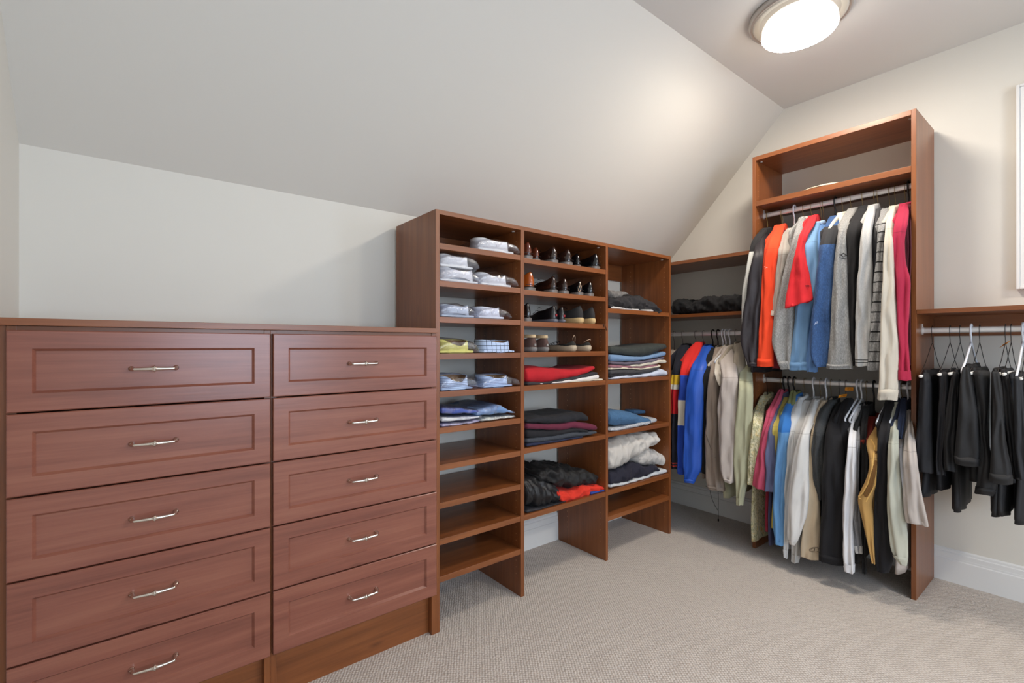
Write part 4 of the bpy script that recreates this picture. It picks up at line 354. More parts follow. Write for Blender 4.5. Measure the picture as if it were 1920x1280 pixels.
# ------------------------------------------------------------------ room
XL,XR,YB,YF=-.2747,3.2674,2.1506,-2.6; ZC,YS,ZK=2.7098,1.3064,1.8367
def shell():
    T=.1
    struct(MB().box(XL-T,XR+T,YF-T,YB+T,-.1,0).build('floor',CARPET,base=(0,0,0)))
    struct(MB().box(XL-T,XR+T,YB,YB+T,0,ZK+.02).build('wall_back',WALL))
    # side walls follow the roof slope
    def side(name,x0,x1,ya=YF-T,extra=()):
        pr=[(ya,0),(YB+T,0),(YB+T,ZK),(YB,ZK),(YS,ZC),(YS,ZC+T),(ya,ZC+T)]
        m=MB(); n=len(pr)
        for e in extra: m.box(x0,x1,*e)
        m.add([(x,y,z) for x in (x0,x1) for y,z in pr],[tuple(range(n-1,-1,-1)),tuple(range(n,2*n))]+[(i,(i+1)%n,n+(i+1)%n,n+i) for i in range(n)])
        struct(m.build(name,WALL))
    side('wall_left',XL-T,XL)
    wy0,wy1=-2.25,-1.15
    side('wall_right',XR,XR+T,wy1,((YF-T,wy0,0,ZC+T),(wy0,wy1,0,.75),(wy0,wy1,2.05,ZC+T)))
    m=MB(); w=.07
    for a in ((wy0-w,wy0,.75-w,2.05+w),(wy1,wy1+w,.75-w,2.05+w),(wy0,wy1,2.05,2.05+w),(wy0,wy1,.75-w,.75)): m.box(XR-.025,XR,*a)
    m.box(XR+.03,XR+.06,(wy0+wy1)/2-.015,(wy0+wy1)/2+.015,.75,2.05); m.box(XR+.03,XR+.06,wy0,wy1,1.385,1.415)
    struct(m.build('window_2',TRIM,bevel=.003))
    struct(MB().box(XL-T,XR+T,YF-T,YS,ZC,ZC+T).build('ceiling',CEIL))
    m=MB(); pr=[(YS,ZC),(YB,ZK),(YB+T,ZK),(YB+T,ZK+.1),(YS,ZC+T)]; n=len(pr)
    m.add([(x,y,z) for x in (XL-T,XR+T) for y,z in pr],[tuple(range(n-1,-1,-1)),tuple(range(n,2*n))]+[(i,(i+1)%n,n+(i+1)%n,n+i) for i in range(n)])
    s=struct(m.build('ceiling_slope',SLOPE)); s.name='ceiling.001'
    # wall with the window, behind the viewer
    wx0,wx1,wz0,wz1=.35,1.75,.75,2.05
    m=MB()
    m.box(XL-T,wx0,YF-T,YF,0,ZC); m.box(wx1,XR+T,YF-T,YF,0,ZC); m.box(wx0,wx1,YF-T,YF,0,wz0); m.box(wx0,wx1,YF-T,YF,wz1,ZC)
    struct(m.build('wall_front',WALL))
    m=MB(); w=.07
    for a in ((wx0-w,wx0,wz0-w,wz1+w),(wx1,wx1+w,wz0-w,wz1+w),(wx0,wx1,wz1,wz1+w),(wx0,wx1,wz0-w,wz0)): m.box(a[0],a[1],YF,YF+.025,a[2],a[3])
    mx=(wx0+wx1)/2; mz=(wz0+wz1)/2
    m.box(mx-.015,mx+.015,YF-.06,YF-.03,wz0,wz1); m.box(wx0,wx1,YF-.06,YF-.03,mz-.015,mz+.015)
    struct(m.build('window_1',TRIM,bevel=.003))
    # baseboards
    prof=[(0,0),(.017,0),(.017,.112),(.013,.116),(.013,.124),(.0125,.126),(.0125,.146),(.008,.150),(.008,.160),(.003,.166),(0,.166)]
    def bb(name,f,a,b):
        n=len(prof); m=MB(); m.add([f(d,z,t) for t in (a,b) for d,z in prof],[tuple(range(n-1,-1,-1)),tuple(range(n,2*n))]+[(i,(i+1)%n,n+(i+1)%n,n+i) for i in range(n)])
        struct(m.build(name,TRIM))
    bb('baseboard_back',lambda d,z,t:(t,YB-d,z),XL,XR-.02)
    bb('baseboard_right',lambda d,z,t:(XR-d,t,z),YF+.02,YB-.02)
    bb('baseboard_left',lambda d,z,t:(XL+d,t,z),YF+.02,YB-.5)
shell()
# ------------------------------------------------------------------ cabinets
Yf=1.755; Yd=1.735; Xf=2.8876
def dots(m,face,axis,pos,a0s,z0,z1,skip=()):
    """shelf pin holes: rows of tiny discs on a panel face. axis: normal axis; face sign"""
    z=z0
    while z<z1:
        for a in a0s:
            c=[]
            for j in range(6):
                u=.0026*math.cos(j*PI/3); w=.0026*math.sin(j*PI/3)
                c.append((pos+face*.0004,a+u,z+w) if axis=='x' else (a+u,pos+face*.0004,z+w))
            m.add(c,[tuple(range(6)) if face>0 else tuple(range(5,-1,-1))],1)
        z+=.032
def panelx(x0,x1,y0,y1,z0,z1,name,root,ds=()):
    m=MB().box(x0,x1,y0,y1,z0,z1)
    for f in ds: dots(m,f,'x',x1 if f>0 else x0,(y0+.037,y1-.05 if y1-y0<.3 else y0+.30),.10,z1-.06)
    return m.build(name,[WZ,DOT],root,bevel=.0008)
def pull(name,root,cx,y,z,L=.104,s=1):
    m=MB()
    pts=[];rs=[]
    for i in range(65):
        t=i/64; x=(t-.5)*L
        e=min(t,1-t)
        d=.026*min(1,(e/.06)) if e<.06 else .026+.004*math.sin(PI*(e-.06)/.88)
        if e<.06: d=.026*math.sin(PI/2*e/.06)
        pts.append((cx+x,y-d,z-.001+.000*t))
        g=.0038+.0016*math.exp(-((t-.5)/.20)**2)
        if abs(t-.5)<.018: g=.0095
        elif abs(t-.5)<.055: g=.0060
        if e<.02: g=.0065
        rs.append(g)
    m.tube(pts,.004,12,rs=rs)
    for sx in (-1,1):
        c=cx+sx*L/2; R=[]
        for r,d in ((.0075,0),(.0075,.003),(.005,.006),(.0045,.012)):
            R.append([(c+r*math.cos(2*PI*j/14),y-d,z+r*math.sin(2*PI*j/14)) for j in range(14)])
        m.rings(R)
    return m.build(name,CHROME,root,smooth=True)
def drawer(root,x0,x1,z0,z1,hx):
    y=Yd; t=.019; i=.047; b=.0065; d=.009; m=MB()
    o=[(x0,z0),(x1,z0),(x1,z1),(x0,z1)]; a=[(x0+i,z0+i),(x1-i,z0+i),(x1-i,z1-i),(x0+i,z1-i)]; c=[(x0+i+b,z0+i+b),(x1-i-b,z0+i+b),(x1-i-b,z1-i-b),(x0+i+b,z1-i-b)]
    e=.0025; o2=[(x0+e,z0+e),(x1-e,z0+e),(x1-e,z1-e),(x0+e,z1-e)]
    V=[(p[0],y+t,p[1]) for p in o]+[(p[0],y+e,p[1]) for p in o]+[(p[0],y,p[1]) for p in o2]+[(p[0],y,p[1]) for p in a]+[(p[0],y+d,p[1]) for p in c]
    F=[(3,2,1,0)]
    for L in range(4):
        for j in range(4):
            k=(j+1)%4; F.append((L*4+j,L*4+k,L*4+4+k,L*4+4+j))
    F.append((16,17,18,19)); m.add(V,F)
    f=m.build('drawer',WD,root,base=(root.location.x,root.location.y,root.location.z))
    # side walls of the drawer box behind the front
    mb=MB(); 
    h=pull('handle',f,hx,y+d,(z0+z1)/2)
    return f
ZD=1.2385; PD=.2145
def chest(label,X0,X1,xa,xb,hx):
    r=thing('drawer_chest',label,'chest of drawers',((X0+X1)/2,1.95,0))
    panelx(X0,X0+.019,Yf,YB-.02,0,1.2505,'side_panel',r); panelx(X1-.019,X1,Yf,YB-.02,0,1.2505,'side_panel',r)
    MB().box(X0+.019,X1-.019,Yf+.003,YB-.02,1.228,1.2505).build('top_rail',WX,r)
    MB().box(X0+.019,X1-.019,Yf+.028,Yf+.044,0,.19).build('kick_board',WX,r)
    MB().box(X0+.019,X1-.019,Yf+.003,YB-.03,.17,.188).build('bottom_board',WX,r)
    MB().box(X0+.019,X1-.019,YB-.03,YB-.02,.0,1.25).build('back_board',WX,r)
    for k in range(5):
        z1=ZD-k*PD; drawer(r,xa,xb,z1-PD+.0045,z1,hx)
    return r
chest('cherry wood drawer chest with five drawers, left of the pair, against the left wall',-.2475,.3667,-.2450,.3625,.0547)
chest('cherry wood drawer chest with five drawers, right of the pair, beside the open shelving',.3667,.9940,.3712,.9885,.6790)
tag(MB().box(XL+.001,.9940,Yd,YB-.001,1.2510,1.2700).build('countertop',WX,bevel=.0008),'long flat cherry wood countertop lying over both drawer chests','countertop')
MBf=MB().box(XL+.001,-.2480,Yf+.004,Yf+.020,0,1.2505).build('filler_strip',WZ)
tag(MBf,'narrow dark wood filler strip between the left wall and the drawer chest','trim strip')
# open shelving
def shelving():
    r=thing('shelving_unit','tall open cherry wood shelving with three columns, right of the drawer chests','shelving',(1.85,1.95,0))
    H=1.768
    panelx(.9940,1.0129,Yf,YB-.018,0,H,'side_panel',r,(1,))
    panelx(1.4556,1.4755,Yf,YB-.018,0,H,'divider',r,(-1,1)); panelx(2.0685,2.0870,Yf,YB-.018,0,H,'divider',r,(-1,1))
    panelx(2.6790,2.6985,Yf,YB-.018,0,H,'side_panel',r,(-1,))
    cols=[(1.0129,1.4556,[1.629,1.472,1.32,1.165,1.005,.853,.698,.538,.386,.229]),(1.4755,2.0685,[1.62,1.467,1.316,1.167,1.005,.704,.384]),(2.0870,2.6790,[1.407,1.006,.71,.385,.241])]
    for a,b,zs in cols:
        MB().box(a,b,Yf,YB-.018,H-.019,H).build('top_board',WX,r,bevel=.0008)
        for z in zs: MB().box(a+.0005,b-.0005,Yf+.001,YB-.02,z-.0245,z).build('shelf',WX,r,bevel=.0008)
    # upper cleat boards fixed to the wall
    for a,b,_ in cols: MB().box(a,b,YB-.018,YB-.001,H-.125,H-.019).build('back_cleat',WX,r)
    m=MB()
    for a,b,_ in cols:
        for x in (a+.012,b-.012): m.lathe([(.007,H-.0225),(.009,H-.019)],x,Yf+.045,12)
    m.build('cam_fitting',NICKEL,r)
shelving()
def tower():
    r=thing('wardrobe_tower','tall open cherry wood wardrobe tower with two hanging rods against the right wall','wardrobe',(3.08,.954,0))
    H=2.314; X1=XR-.018; y0,y1=.5725,1.3300
    def side(a,b,ds):
        m=MB().box(Xf,X1,a,b,0,H)
        z=.1
        for f in ds:
            z=.1
            while z<H-.06:
                for x in (Xf+.037,Xf+.31):
                    pos=b if f>0 else a
                    c=[(x+.0026*math.cos(j*PI/3),pos+f*.0004,z+.0026*math.sin(j*PI/3)) for j in range(6)]
                    m.add(c,[tuple(range(5,-1,-1)) if f>0 else tuple(range(6))],1)
                z+=.032
        m.build('side_panel',[WZ,DOT],r,bevel=.0008)
    side(y0,.5915,(1,)); side(1.3110,y1,(-1,))
    a,b=.5915,1.3110
    MB().box(Xf,X1,a,b,H-.0245,H).build('top_board',WY,r,bevel=.0008)
    MB().box(Xf+.001,XR-.02,a+.0005,b-.0005,2.0205,2.050).build('shelf',WY,r,bevel=.0008)
    for z in (1.981,.994): rod('hanging_rod',r,z,a,b)
    m=MB()
    for y in (a+.012,b-.012): m.lathe([(.007,H-.028),(.009,H-.0245)],Xf+.045,y,12)
    m.build('cam_fitting',NICKEL,r)
def rod(name,root,z,a,b):
    m=MB(); n=20; e=.004
    f=lambda y,s=1:[(2.99+.0072*s*math.cos(2*PI*j/n),y,z+.0135*s*math.sin(2*PI*j/n)) for j in range(n)]
    m.rings([f(b-e),f(a+e)]); 
    m.rings([f(b,1.5),f(b-.006,1.5)]); m.rings([f(a+.006,1.5),f(a,1.5)])
    for y in (b-.004,a+.001): m.box(2.985,2.995,y,y+.003,z,z+.032)
    return m.build(name,STEEL,root,smooth=False,bevel=0)
tower()
def corner():
    r=thing('corner_shelf_unit','open corner shelf with hanging rod between shelving and wardrobe tower','shelf',(3.08,1.74,1.2))
    for z in (1.7665,1.4075): MB().box(Xf,XR-.001,1.3305,YB-.001,z-.0215,z).build('top_board' if z>1.7 else 'shelf',WY,r,bevel=.0008)
    rod('hanging_rod',r,1.277,1.3305,YB)
corner()
def rightunit():
    r=thing('hanging_shelf_unit','long cherry shelf board with hanging rod on the right wall, right of the tower','shelf',(3.08,-.1,1.2))
    MB().box(Xf,XR-.001,-.75,.5720,1.3475,1.3675).build('top_board',WY,r,bevel=.0008)
    MB().box(XR-.019,XR-.001,-.73,.5720,1.247,1.3475).build('cleat',WY,r)
    rod('hanging_rod',r,1.271,-.73,.5720)
    MB().box(Xf,XR-.018,-.75,-.731,0,1.3475).build('side_panel',WZ,r)
rightunit()
# white framed panel on the right wall
def frame():
    y0,y1,z0,z1=-.35,.2790,1.4615,2.4160
    r=thing('framed_panel','white moulded frame hung on the right wall above the shelf board','frame',(XR,(y0+y1)/2,z0))
    m=MB()
    for i,(w0,w1,d) in enumerate(((0,.012,.030),(.012,.030,.024),(.030,.042,.018))):
        for a in ((y0+w0,y0+w1,z0+w0,z1-w0),(y1-w1,y1-w0,z0+w0,z1-w0),(y0+w1,y1-w1,z1-w1,z1-w0),(y0+w1,y1-w1,z0+w0,z0+w1)):
            m.box(XR-d,XR-.001,*a)
    m.build('frame',TRIM,r,bevel=.002)
    MB().box(XR-.008,XR-.001,y0+.042,y1-.042,z0+.042,z1-.042).build('panel',plain('pale_glass','e4e6e6',.15),r)
frame()
# ------------------------------------------------------------------ ceiling lights
LAMPC=(1.0,.90,.79,1)
def lamp(x,y,label,s):
    r=thing('ceiling_light',label,'ceiling light',(x,y,2.60),'flush ceiling lights')
    MB().lathe([(.205,ZC-.001),(.207,ZC-.012),(.203,ZC-.026),(.192,ZC-.030),(.188,ZC-.024)],x,y).build('ring',NICKEL,r,smooth=True)
    MB().lathe([(.192,ZC-.020),(.189,ZC-.028),(.180,ZC-.030),(.160,ZC-.024),(.130,ZC-.022),(.128,ZC-.010)],x,y).build('glass_rim',plain('opal_glass','dbd7ca',.3),r,smooth=True)
    t=NT('lit_glass'); t.set(Emission_Strength=s); t.b.inputs['Emission Color'].default_value=LAMPC; t.col((.9,.9,.88,1))
    MB().lathe([(.128,ZC-.022),(.140,ZC-.032),(.150,ZC-.050),(.153,ZC-.076),(.152,ZC-.084)],x,y,cap0=False,cap1=False).build('dome_side',plain('frosted_glass','f4f2ea',.3,Emission_Strength=s*.010,Emission_Color=LAMPC),r,smooth=True)
    MB().lathe([(.152,ZC-.084),(.148,ZC-.090),(.125,ZC-.0965),(.09,ZC-.1015),(.045,ZC-.104),(.004,ZC-.105)],x,y,cap0=False).build('dome',t.m,r,smooth=True)
lamp(2.375,.886,'round flush ceiling light with nickel ring and lit white dome over the tower',LAMP1)
lamp(2.30,-1.35,'second round flush ceiling light, behind the viewpoint',LAMP2)
# ------------------------------------------------------------------ hangers
def hanger(kind,y,z,label,group,xw=.205,drop=.075,slope=.095,bar=True,xc=2.99):
    """kind: wire / white / black ; hooks over a rod at (xc, z)"""
    mat={'wire':WIRE,'white':PW,'black':PB,'dark':DARKWIRE}[kind]; r={'wire':.0013,'dark':.0013,'white':.0042,'black':.0040}[kind]
    t=thing('hanger',label,'hanger',(xc,y,z-drop-slope),group)
    R=.0165+r; pts=[]
    for i in range(15):
        a=math.radians(-20+ i*(200+20)/14); pts.append((xc+R*math.cos(a)*.95,y,z+.004+R*math.sin(a)))
    # pts end at the viewer side of rod; continue down to the neck
    lx,ly,lz=pts[-1]
    pts+=[(xc-R*.8,y,z-.022),(xc-.004,y,z-.040),(xc,y,z-.055),(xc,y,z-drop)]
    MB().tube(pts,r,8).build('hook',mat,t,smooth=True)
    m=MB(); zn=z-drop; n=12
    for s in (-1,1):
        q=[(xc,y,zn)]+[(xc+s*xw*u,y,zn-slope*(u**1.15)) for u in [k/n for k in range(1,n+1)]]
        q+=[(xc+s*(xw+.004),y,zn-slope-.010),(xc+s*(xw-.006),y,zn-slope-.018)]
        m.tube(q,r*1.15,8)
    if bar: m.tube([(xc-xw+.006,y,zn-slope-.018),(xc,y,zn-slope-.020),(xc+xw-.006,y,zn-slope-.018)],r if kind!='wire' else .0013,8)
    m.build('arms',mat,t,smooth=True)
    return t
# ------------------------------------------------------------------ garments
def loft(rows,seed,amp,tx,slant,n=36,lv=40,cap=True,ribs=0,zs=0):
    seam=0
    """rows: (z, x, yc, half) from top to bottom -> rings of a flattened, folded tube"""
    R=[]; L=resample(rows,lv)
    for i,(z,x,yc,h) in enumerate(L):
        t=i/(lv-1); ring=[]
        tk=tx*(.75+.25*math.sin(PI*min(1,t*1.4)))
        tk=min(tk,max(.006,h*1.1))
        g=amp*(.35+.65*min(1,t*2))
        for j in range(n):
            a=2*PI*j/n; ca,sa=math.cos(a),math.sin(a)
            dy=h*math.copysign(abs(ca)**.85,ca); dx=tk*math.copysign(abs(sa)**.8,sa)
            w=nz(seed+dy*26+ca*1.1,seed*1.7+sa*1.3,z*4.5)*g + g*.7*math.sin(ca*5+seed+2.5*z+nz(seed,z*7,1)*3)*(1 if sa<0 else .4) + g*.35*nz(seed+ca*3,z*24,seed)
            w+=ribs*math.sin(a*n/2); fo=nz(seed*2.1+dy*38,z*1.6+seed,.3); w-=g*1.3*max(0,.28-abs(fo))*(1 if sa<0 else .3)*2
            ring.append((x+dx*(1+w/tk*.0)+math.copysign(1,sa if sa else 1)*w*abs(sa)-slant*dy*1.0,yc+dy+w*ca*.4,z+.002*math.sin(a*3+seed)+zs*dy*t**7))
        R.append(ring)
    m=MB()
    # rounded top
    top=R[0]; c=Vector((sum(p[0] for p in top)/n,sum(p[1] for p in top)/n,top[0][2]))
    pre=[[tuple(c+(Vector(p)-c)*s+Vector((0,0,dz))) for p in top] for s,dz in ((.25,.008),(.7,.006))]
    bot=R[-1]; c=Vector((sum(p[0] for p in bot)/n,sum(p[1] for p in bot)/n,bot[0][2]))
    post=[[tuple(c+(Vector(p)-c)*s+Vector((0,0,dz))) for p in bot] for s,dz in ((.97,-.002),(.86,.0),(.80,.014))]
    m.rings((pre if cap else [])+R+post,cap0=cap); return m,R
def body(y,z0,z1,seed,hw=.205,half=.013,neck=.055,drop=.10,amp=.004,x=2.99,bell=0):
    R=[]; n=40; lv=30
    for i in range(lv):
        t=i/(lv-1); 
        z=z0-(drop*(t/.25) if t<.25 else drop+(z0-drop-z1)*(t-.25)/.75)
        q=min(1,(z0-z)/drop); l=neck+(hw-neck)*(q**.9)
        if q>=1: l=hw-.012+.012*math.cos((z0-z)*9)+bell*(t-.25)
        hf=half*(.7+.5*q); g=amp*(.3+.7*t); ring=[]
        for j in range(n):
            a=2*PI*j/n; ca,sa=math.cos(a),math.sin(a)
            dx=l*math.copysign(abs(ca)**.7,ca); dy=hf*math.copysign(abs(sa)**.6,sa)
            w=g*math.sin(dx*55+seed*3+z*3)+g*nz(seed+dx*18,z*4,seed)
            ring.append((x+dx,y+dy+w,z+.003*math.sin(dx*30+seed)))
        R.append(ring)
    m=MB(); post=[[(x+(p[0]-x)*.985,y+(p[1]-y)*.6,p[2]+dz) for p in R[-1]] for dz in (.002,.012)]
    m.rings(R+post); return m
def garment(g,rodz,group):
    y=g['y']; seed=g['seed']; rows=g['rows']; zt=rows[0][0]; zb=g['hem']; base=(2.99,y,min(zb,rows[-1][0]))
    t=thing(g['name'],g['label'],g['cat'],base,group)
    bz=[b for b in g.get('bands',[])]
    if g.get('print'): mat=printed('printed_cotton')
    elif g.get('bands'): mat=fabric(g['name']+'_cloth',g['c'],bands=bz,z0=base[2],heather=g.get('h',0))
    else: mat=fabric(g['name']+'_cloth',g['c'],rough=g.get('r',.9),heather=g.get('h',0),sheen=g.get('sh',.03),gloss=g.get('gl',0))
    if not g.get('bands') and not g.get('print') and len(rows)>5:
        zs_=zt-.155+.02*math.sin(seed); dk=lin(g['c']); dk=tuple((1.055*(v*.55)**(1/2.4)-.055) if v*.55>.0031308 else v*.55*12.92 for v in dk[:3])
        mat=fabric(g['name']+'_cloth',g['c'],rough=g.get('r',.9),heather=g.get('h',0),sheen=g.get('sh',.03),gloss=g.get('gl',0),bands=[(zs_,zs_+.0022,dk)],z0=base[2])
    bmat=mat
    if g.get('bc'): bmat=fabric(g['name']+'_body_cloth',g['bc'],heather=g.get('h',0))
    zt2=min(zt,rodz-.072)
    if not g.get('nobody'):
        body(y,zt2,zb,seed,hw=g.get('hw',.205)).build('body',bmat,t,smooth=True)
    m,R=loft(rows,seed,g.get('amp',.009),g.get('tx',.030),g.get('sl',.30),zs=g.get('zs',0))
    cuff=g.get('cuff',0)
    so=m.build(g.get('front','sleeve'),mat,t,smooth=True)
    # far sleeve, hanging at the wall side
    if not g.get('nofar'):
        L=rows[-1][0]; far=[(zt2-.02,3.04,y,.012),(zt2-.09,3.17,y,.022),(zt2-.15,3.200,y,.024),(max(L,zt2-.62 if g.get('long',1) else zt2-.28),3.205,y,.020)]
        mf,_=loft(far,seed+9,.003,.024,0,n=14,lv=16); mf.build('sleeve',mat,t,smooth=True)
    # collar
    if g.get('collar',1):
        cm=fabric(g['name']+'_collar',g['cc'],heather=g.get('h',0)) if g.get('cc') else mat
        yc=lerp(rows[0][2],y,.5); K=[]; n=24
        for rx,ry,z in ((.066,.026,zt2-.040),(.066,.027,zt2-.014),(.060,.024,zt2+.010),(.054,.021,zt2+.020),(.048,.016,zt2+.014),(.048,.015,zt2-.03)):
            K.append([(2.985+rx*math.cos(2*PI*j/n),yc+ry*math.sin(2*PI*j/n),z-.014*max(0,-math.cos(2*PI*j/n))*(1 if z>zt2 else .3)+.002*nz(j*.7,seed,z*30)) for j in range(n)])
        m=MB(); m.rings(K,cap0=False,cap1=False); m.build('collar',cm,t,smooth=True)
    if cuff:
        z=rows[-1][0]; cz=z+cuff; L=[r for r in resample(rows,40,1) if r[0]<=cz]
        if len(L)<2: L=resample(rows,40,1)[-3:]
        L=[(q[0],q[1]-.0005,q[2],q[3]*1.0+.0006) for q in L]; L[0]=(L[0][0],L[0][1],L[0][2],L[0][3])
        cr,_=loft(L,seed,.002,g.get('tx',.030)*1.0+.0008,g.get('sl',.30),n=36,lv=6,cap=False)
        cr.build('cuff',fabric(g['name']+'_cuff',g['cuffc'],heather=g.get('h',0)) if g.get('cuffc') else mat,t,smooth=True)
    for nm,colr,polys,rad in g.get('marks',[]):
        bv=BVHTree.FromPolygons([tuple(v.co) for v in so.data.vertices],[tuple(p.vertices) for p in so.data.polygons]); m=MB()
        for poly in polys:
            pts=[]
            for (py,pz) in poly:
                h=bv.ray_cast(Vector((-1,py-base[1],pz-base[2])),Vector((1,0,0)))
                if h[0]: pts.append((h[0].x+base[0]-.0008,py,pz))
            if len(pts)>1: m.tube(pts,rad,5)
        if m.v: m.build(nm,plain(nm+'_thread',colr,.8),t)
    return t
for key,rodz,group,hgroup in (('upper',1.981,'clothes on the upper rod of the tower','hangers on the upper rod'),('lower',.994,'clothes on the lower rod of the tower','hangers on the lower rod'),('corner',1.277,'jackets on the corner rod','hangers on the corner rod')):
    for g in G[key]:
        garment(g,rodz,group)
        if g.get('hk'): hanger(g['hk'],g['hy'],rodz,'%s hanger holding the %s'%({'wire':'thin brass wire','white':'white plastic','black':'black plastic','dark':'thin grey wire'}[g['hk']],g['short']),hgroup,xw=.185,slope=.085,drop=.075 if g.get('arm') else max(.075,rodz-min(g['rows'][0][0],rodz-.072)+.014))
# trousers folded over hanger bars
for g in G['trousers']:
    y=g['y']; rodz=1.271; base=(2.99,y,g['rows'][-1][0]); t=thing('trousers',g['label'],'trousers',base,'dark trousers on the right rod')
    mat=fabric('trouser_cloth',g['c'],rough=.7,sheen=0)
    zt=g['rows'][0][0]
    m,_=loft(g['rows'],g['seed'],.006,.030,.15,n=30,lv=34); m.build('leg',mat,t,smooth=True)
    if g.get('hy') is not None:
        body(y,zt+.014,g['hem'],g['seed'],hw=.155,half=.014,neck=.15,drop=.02,amp=.005,x=2.985,bell=.03).build('leg',mat,t,smooth=True)
    if g.get('band'):
        z=g['rows'][-1][0]; L=[r for r in resample(g['rows'],40,1) if r[0]<=z+.035]; L=[(q[0],q[1]-.001,q[2],q[3]*1.01+.001) for q in L]
        cr,_=loft(L,g['seed'],.003,.0318,.15,n=30,lv=6); cr.build('turn_up',mat,t,smooth=True)
for h in G['trouser_hangers']:
    y=h['y']; k=h['k']; mat={'white':PW,'dark':DARKWIRE}[k]; r=.0013 if k=='dark' else .0042; rodz=1.271
    t=thing('hanger',h['label'],'hanger',(2.99,y,h['zt']-.005),'hangers on the right rod'); zt=h['zt']
    R=.0165+r; pts=[(2.99+R*math.cos(math.radians(a))*.95,y,rodz+.004+R*math.sin(math.radians(a))) for a in range(-20,201,16)]
    pts+=[(2.99-R*.8,y,rodz-.022),(2.986,y,rodz-.040),(2.99,y,rodz-.058)]
    MB().tube(pts,r,8).build('hook',mat,t,smooth=True)
    m=MB(); xw=.224 if k=='dark' else .215; zn=rodz-.058
    for s in (-1,1):
        m.tube([(2.99,y,zn),(2.99+s*.02,y,zn-.012),(2.99+s*(xw if s<0 else .19)*.6,y,lerp(zn,zt,.62)),(2.99+s*(xw if s<0 else .19),y,zt+.012),(2.99+s*((xw if s<0 else .19)+.003),y,zt+.004),(2.99+s*((xw if s<0 else .19)-.01),y,zt)],r,8)
    m.build('arms',mat,t,smooth=True)
    MB().tube([(2.99-xw-(.006 if k=='dark' else 0),y,zt),(2.99+.185,y,zt)],.0065 if k=='dark' else .0042,12).build('bar',TUBE if k=='dark' else PW,t,smooth=True)
# orange laundry tags pinned to hangers
TAGM=plain('orange_paper','e8930c',.7); TINK=plain('tag_ink','5a2f05',.8)
for i,(x,y,z,w,h,rot,lab) in enumerate(TAGS):
    m=MB(); nx,nz_=8,4; c,s=math.cos(rot),math.sin(rot)
    P=lambda u,v,d:(x+d+.006*math.sin(u*3),y-(u-.5)*w*c+(v-.5)*h*s,z+(v-.5)*h*c+(u-.5)*w*s*-1)
    for d,fl in ((0,0),(.0006,1)):
        vs=[P(a/nx,b/nz_,d) for b in range(nz_+1) for a in range(nx+1)]
        m.add(vs,[tuple((q if not fl else q[::-1])) for q in [(b*(nx+1)+a,b*(nx+1)+a+1,(b+1)*(nx+1)+a+1,(b+1)*(nx+1)+a) for b in range(nz_) for a in range(nx)]])
    t=tag(m.build('paper_tag',TAGM),lab,'tag','orange paper tags on hangers')
    m=MB(); 
    for k in range(5):
        u=.28+.11*k; m.tube([P(u,.35,-.0006),P(u,.66,-.0006),P(u+.06,.66,-.0006)] if k%2 else [P(u,.66,-.0006),P(u+.05,.66,-.0006),P(u+.05,.35,-.0006),P(u,.35,-.0006)],.0007,4)
    m.build('print',TINK,t,base=tuple(t['_b']))
# jacket drawstring hanging from the corner rod clothes
m=MB(); m.tube(CORD,.0016,6)
m.tube(CORD2,.0016,6); m.tube([CORD2[-1],(CORD2[-1][0],CORD2[-1][1],CORD2[-1][2]-.014)],.005,8)
tag(m.build('drawstring',plain('black_cord','0b0b0c',.7),smooth=True),'thin black drawstring loop dangling below the taupe jacket','cord')
# ------------------------------------------------------------------ folded clothes
def slab(name,label,cat,cols,y0,depth,mat,seed,amp=.003,group=None,axis='x',rnd=2.6,freq=1.0,top=0,folds=0,parent=None,flat=False,nx=34,n=28,scr=0):
    """cols: (x, ztop, zbot) along the front; a soft folded bundle of given depth"""
    L=resample(cols,nx,1); R=[]
    for i,(x,zt,zb) in enumerate(L):
        t=i/(nx-1); e=min(t,1-t)*nx; s=min(1,(.80+.20*math.sqrt(min(1,e/1.2)))) ; zc=(zt+zb)/2; hh=max(.002,(zt-zb)/2)*s; hd=depth/2*(.96+.04*min(1,e/3)); ring=[]
        hr=min(hh,hd*.8)
        for j in range(n):
            q=j/n; k=.34
            if q<k: b=PI/2-PI*q/k; dy=-(hd-hr)-hr*math.cos(b); dz=hh*math.sin(b); ca=math.cos(b); sa=math.sin(b)
            elif q<.5: u=(q-k)/(.5-k); dy=lerp(-(hd-hr),hd-hr,u); dz=-hh; ca=0; sa=-1
            elif q<.5+k: b=-PI/2+PI*(q-.5)/k; dy=(hd-hr)+hr*math.cos(b); dz=hh*math.sin(b); ca=-math.cos(b); sa=math.sin(b)
            else: u=(q-.5-k)/(.5-k); dy=lerp(hd-hr,-(hd-hr),u); dz=hh; ca=0; sa=1
            w=amp*nz(seed+x*22*freq,dy*16*freq,seed+dz*30)+amp*.6*nz(seed+x*55*freq,dy*30*freq,dz*50)
            if scr: w+=scr*(abs(nz(seed+x*14,dy*14+seed,dz*16))*-1.6+.35)+scr*.5*(abs(nz(seed+x*34,dy*30+seed,dz*40))*-1.6+.35)
            ex=amp*1.5*nz(seed*2,x*13,dz*20)*ca
            yy=y0+hd+dy-w*ca+ex; zz=zc+dz+w*sa*.8+(.12*hh*math.cos(PI*.5*dy/hd) if sa>.5 and not scr else 0)
            zz=max(zz,zb-.0005) if not scr else max(zz,zb-.001)
            ring.append((x,yy,zz) if axis=='x' else (yy,x,zz))
        ring=ring[::-1]
        R.append(ring)
    if axis=='y' : R=R[::-1]
    m=MB(); m.rings(R)
    o=m.build(name,mat,parent,smooth=not flat)
    if parent is None: tag(o,label,cat,group)
    return o
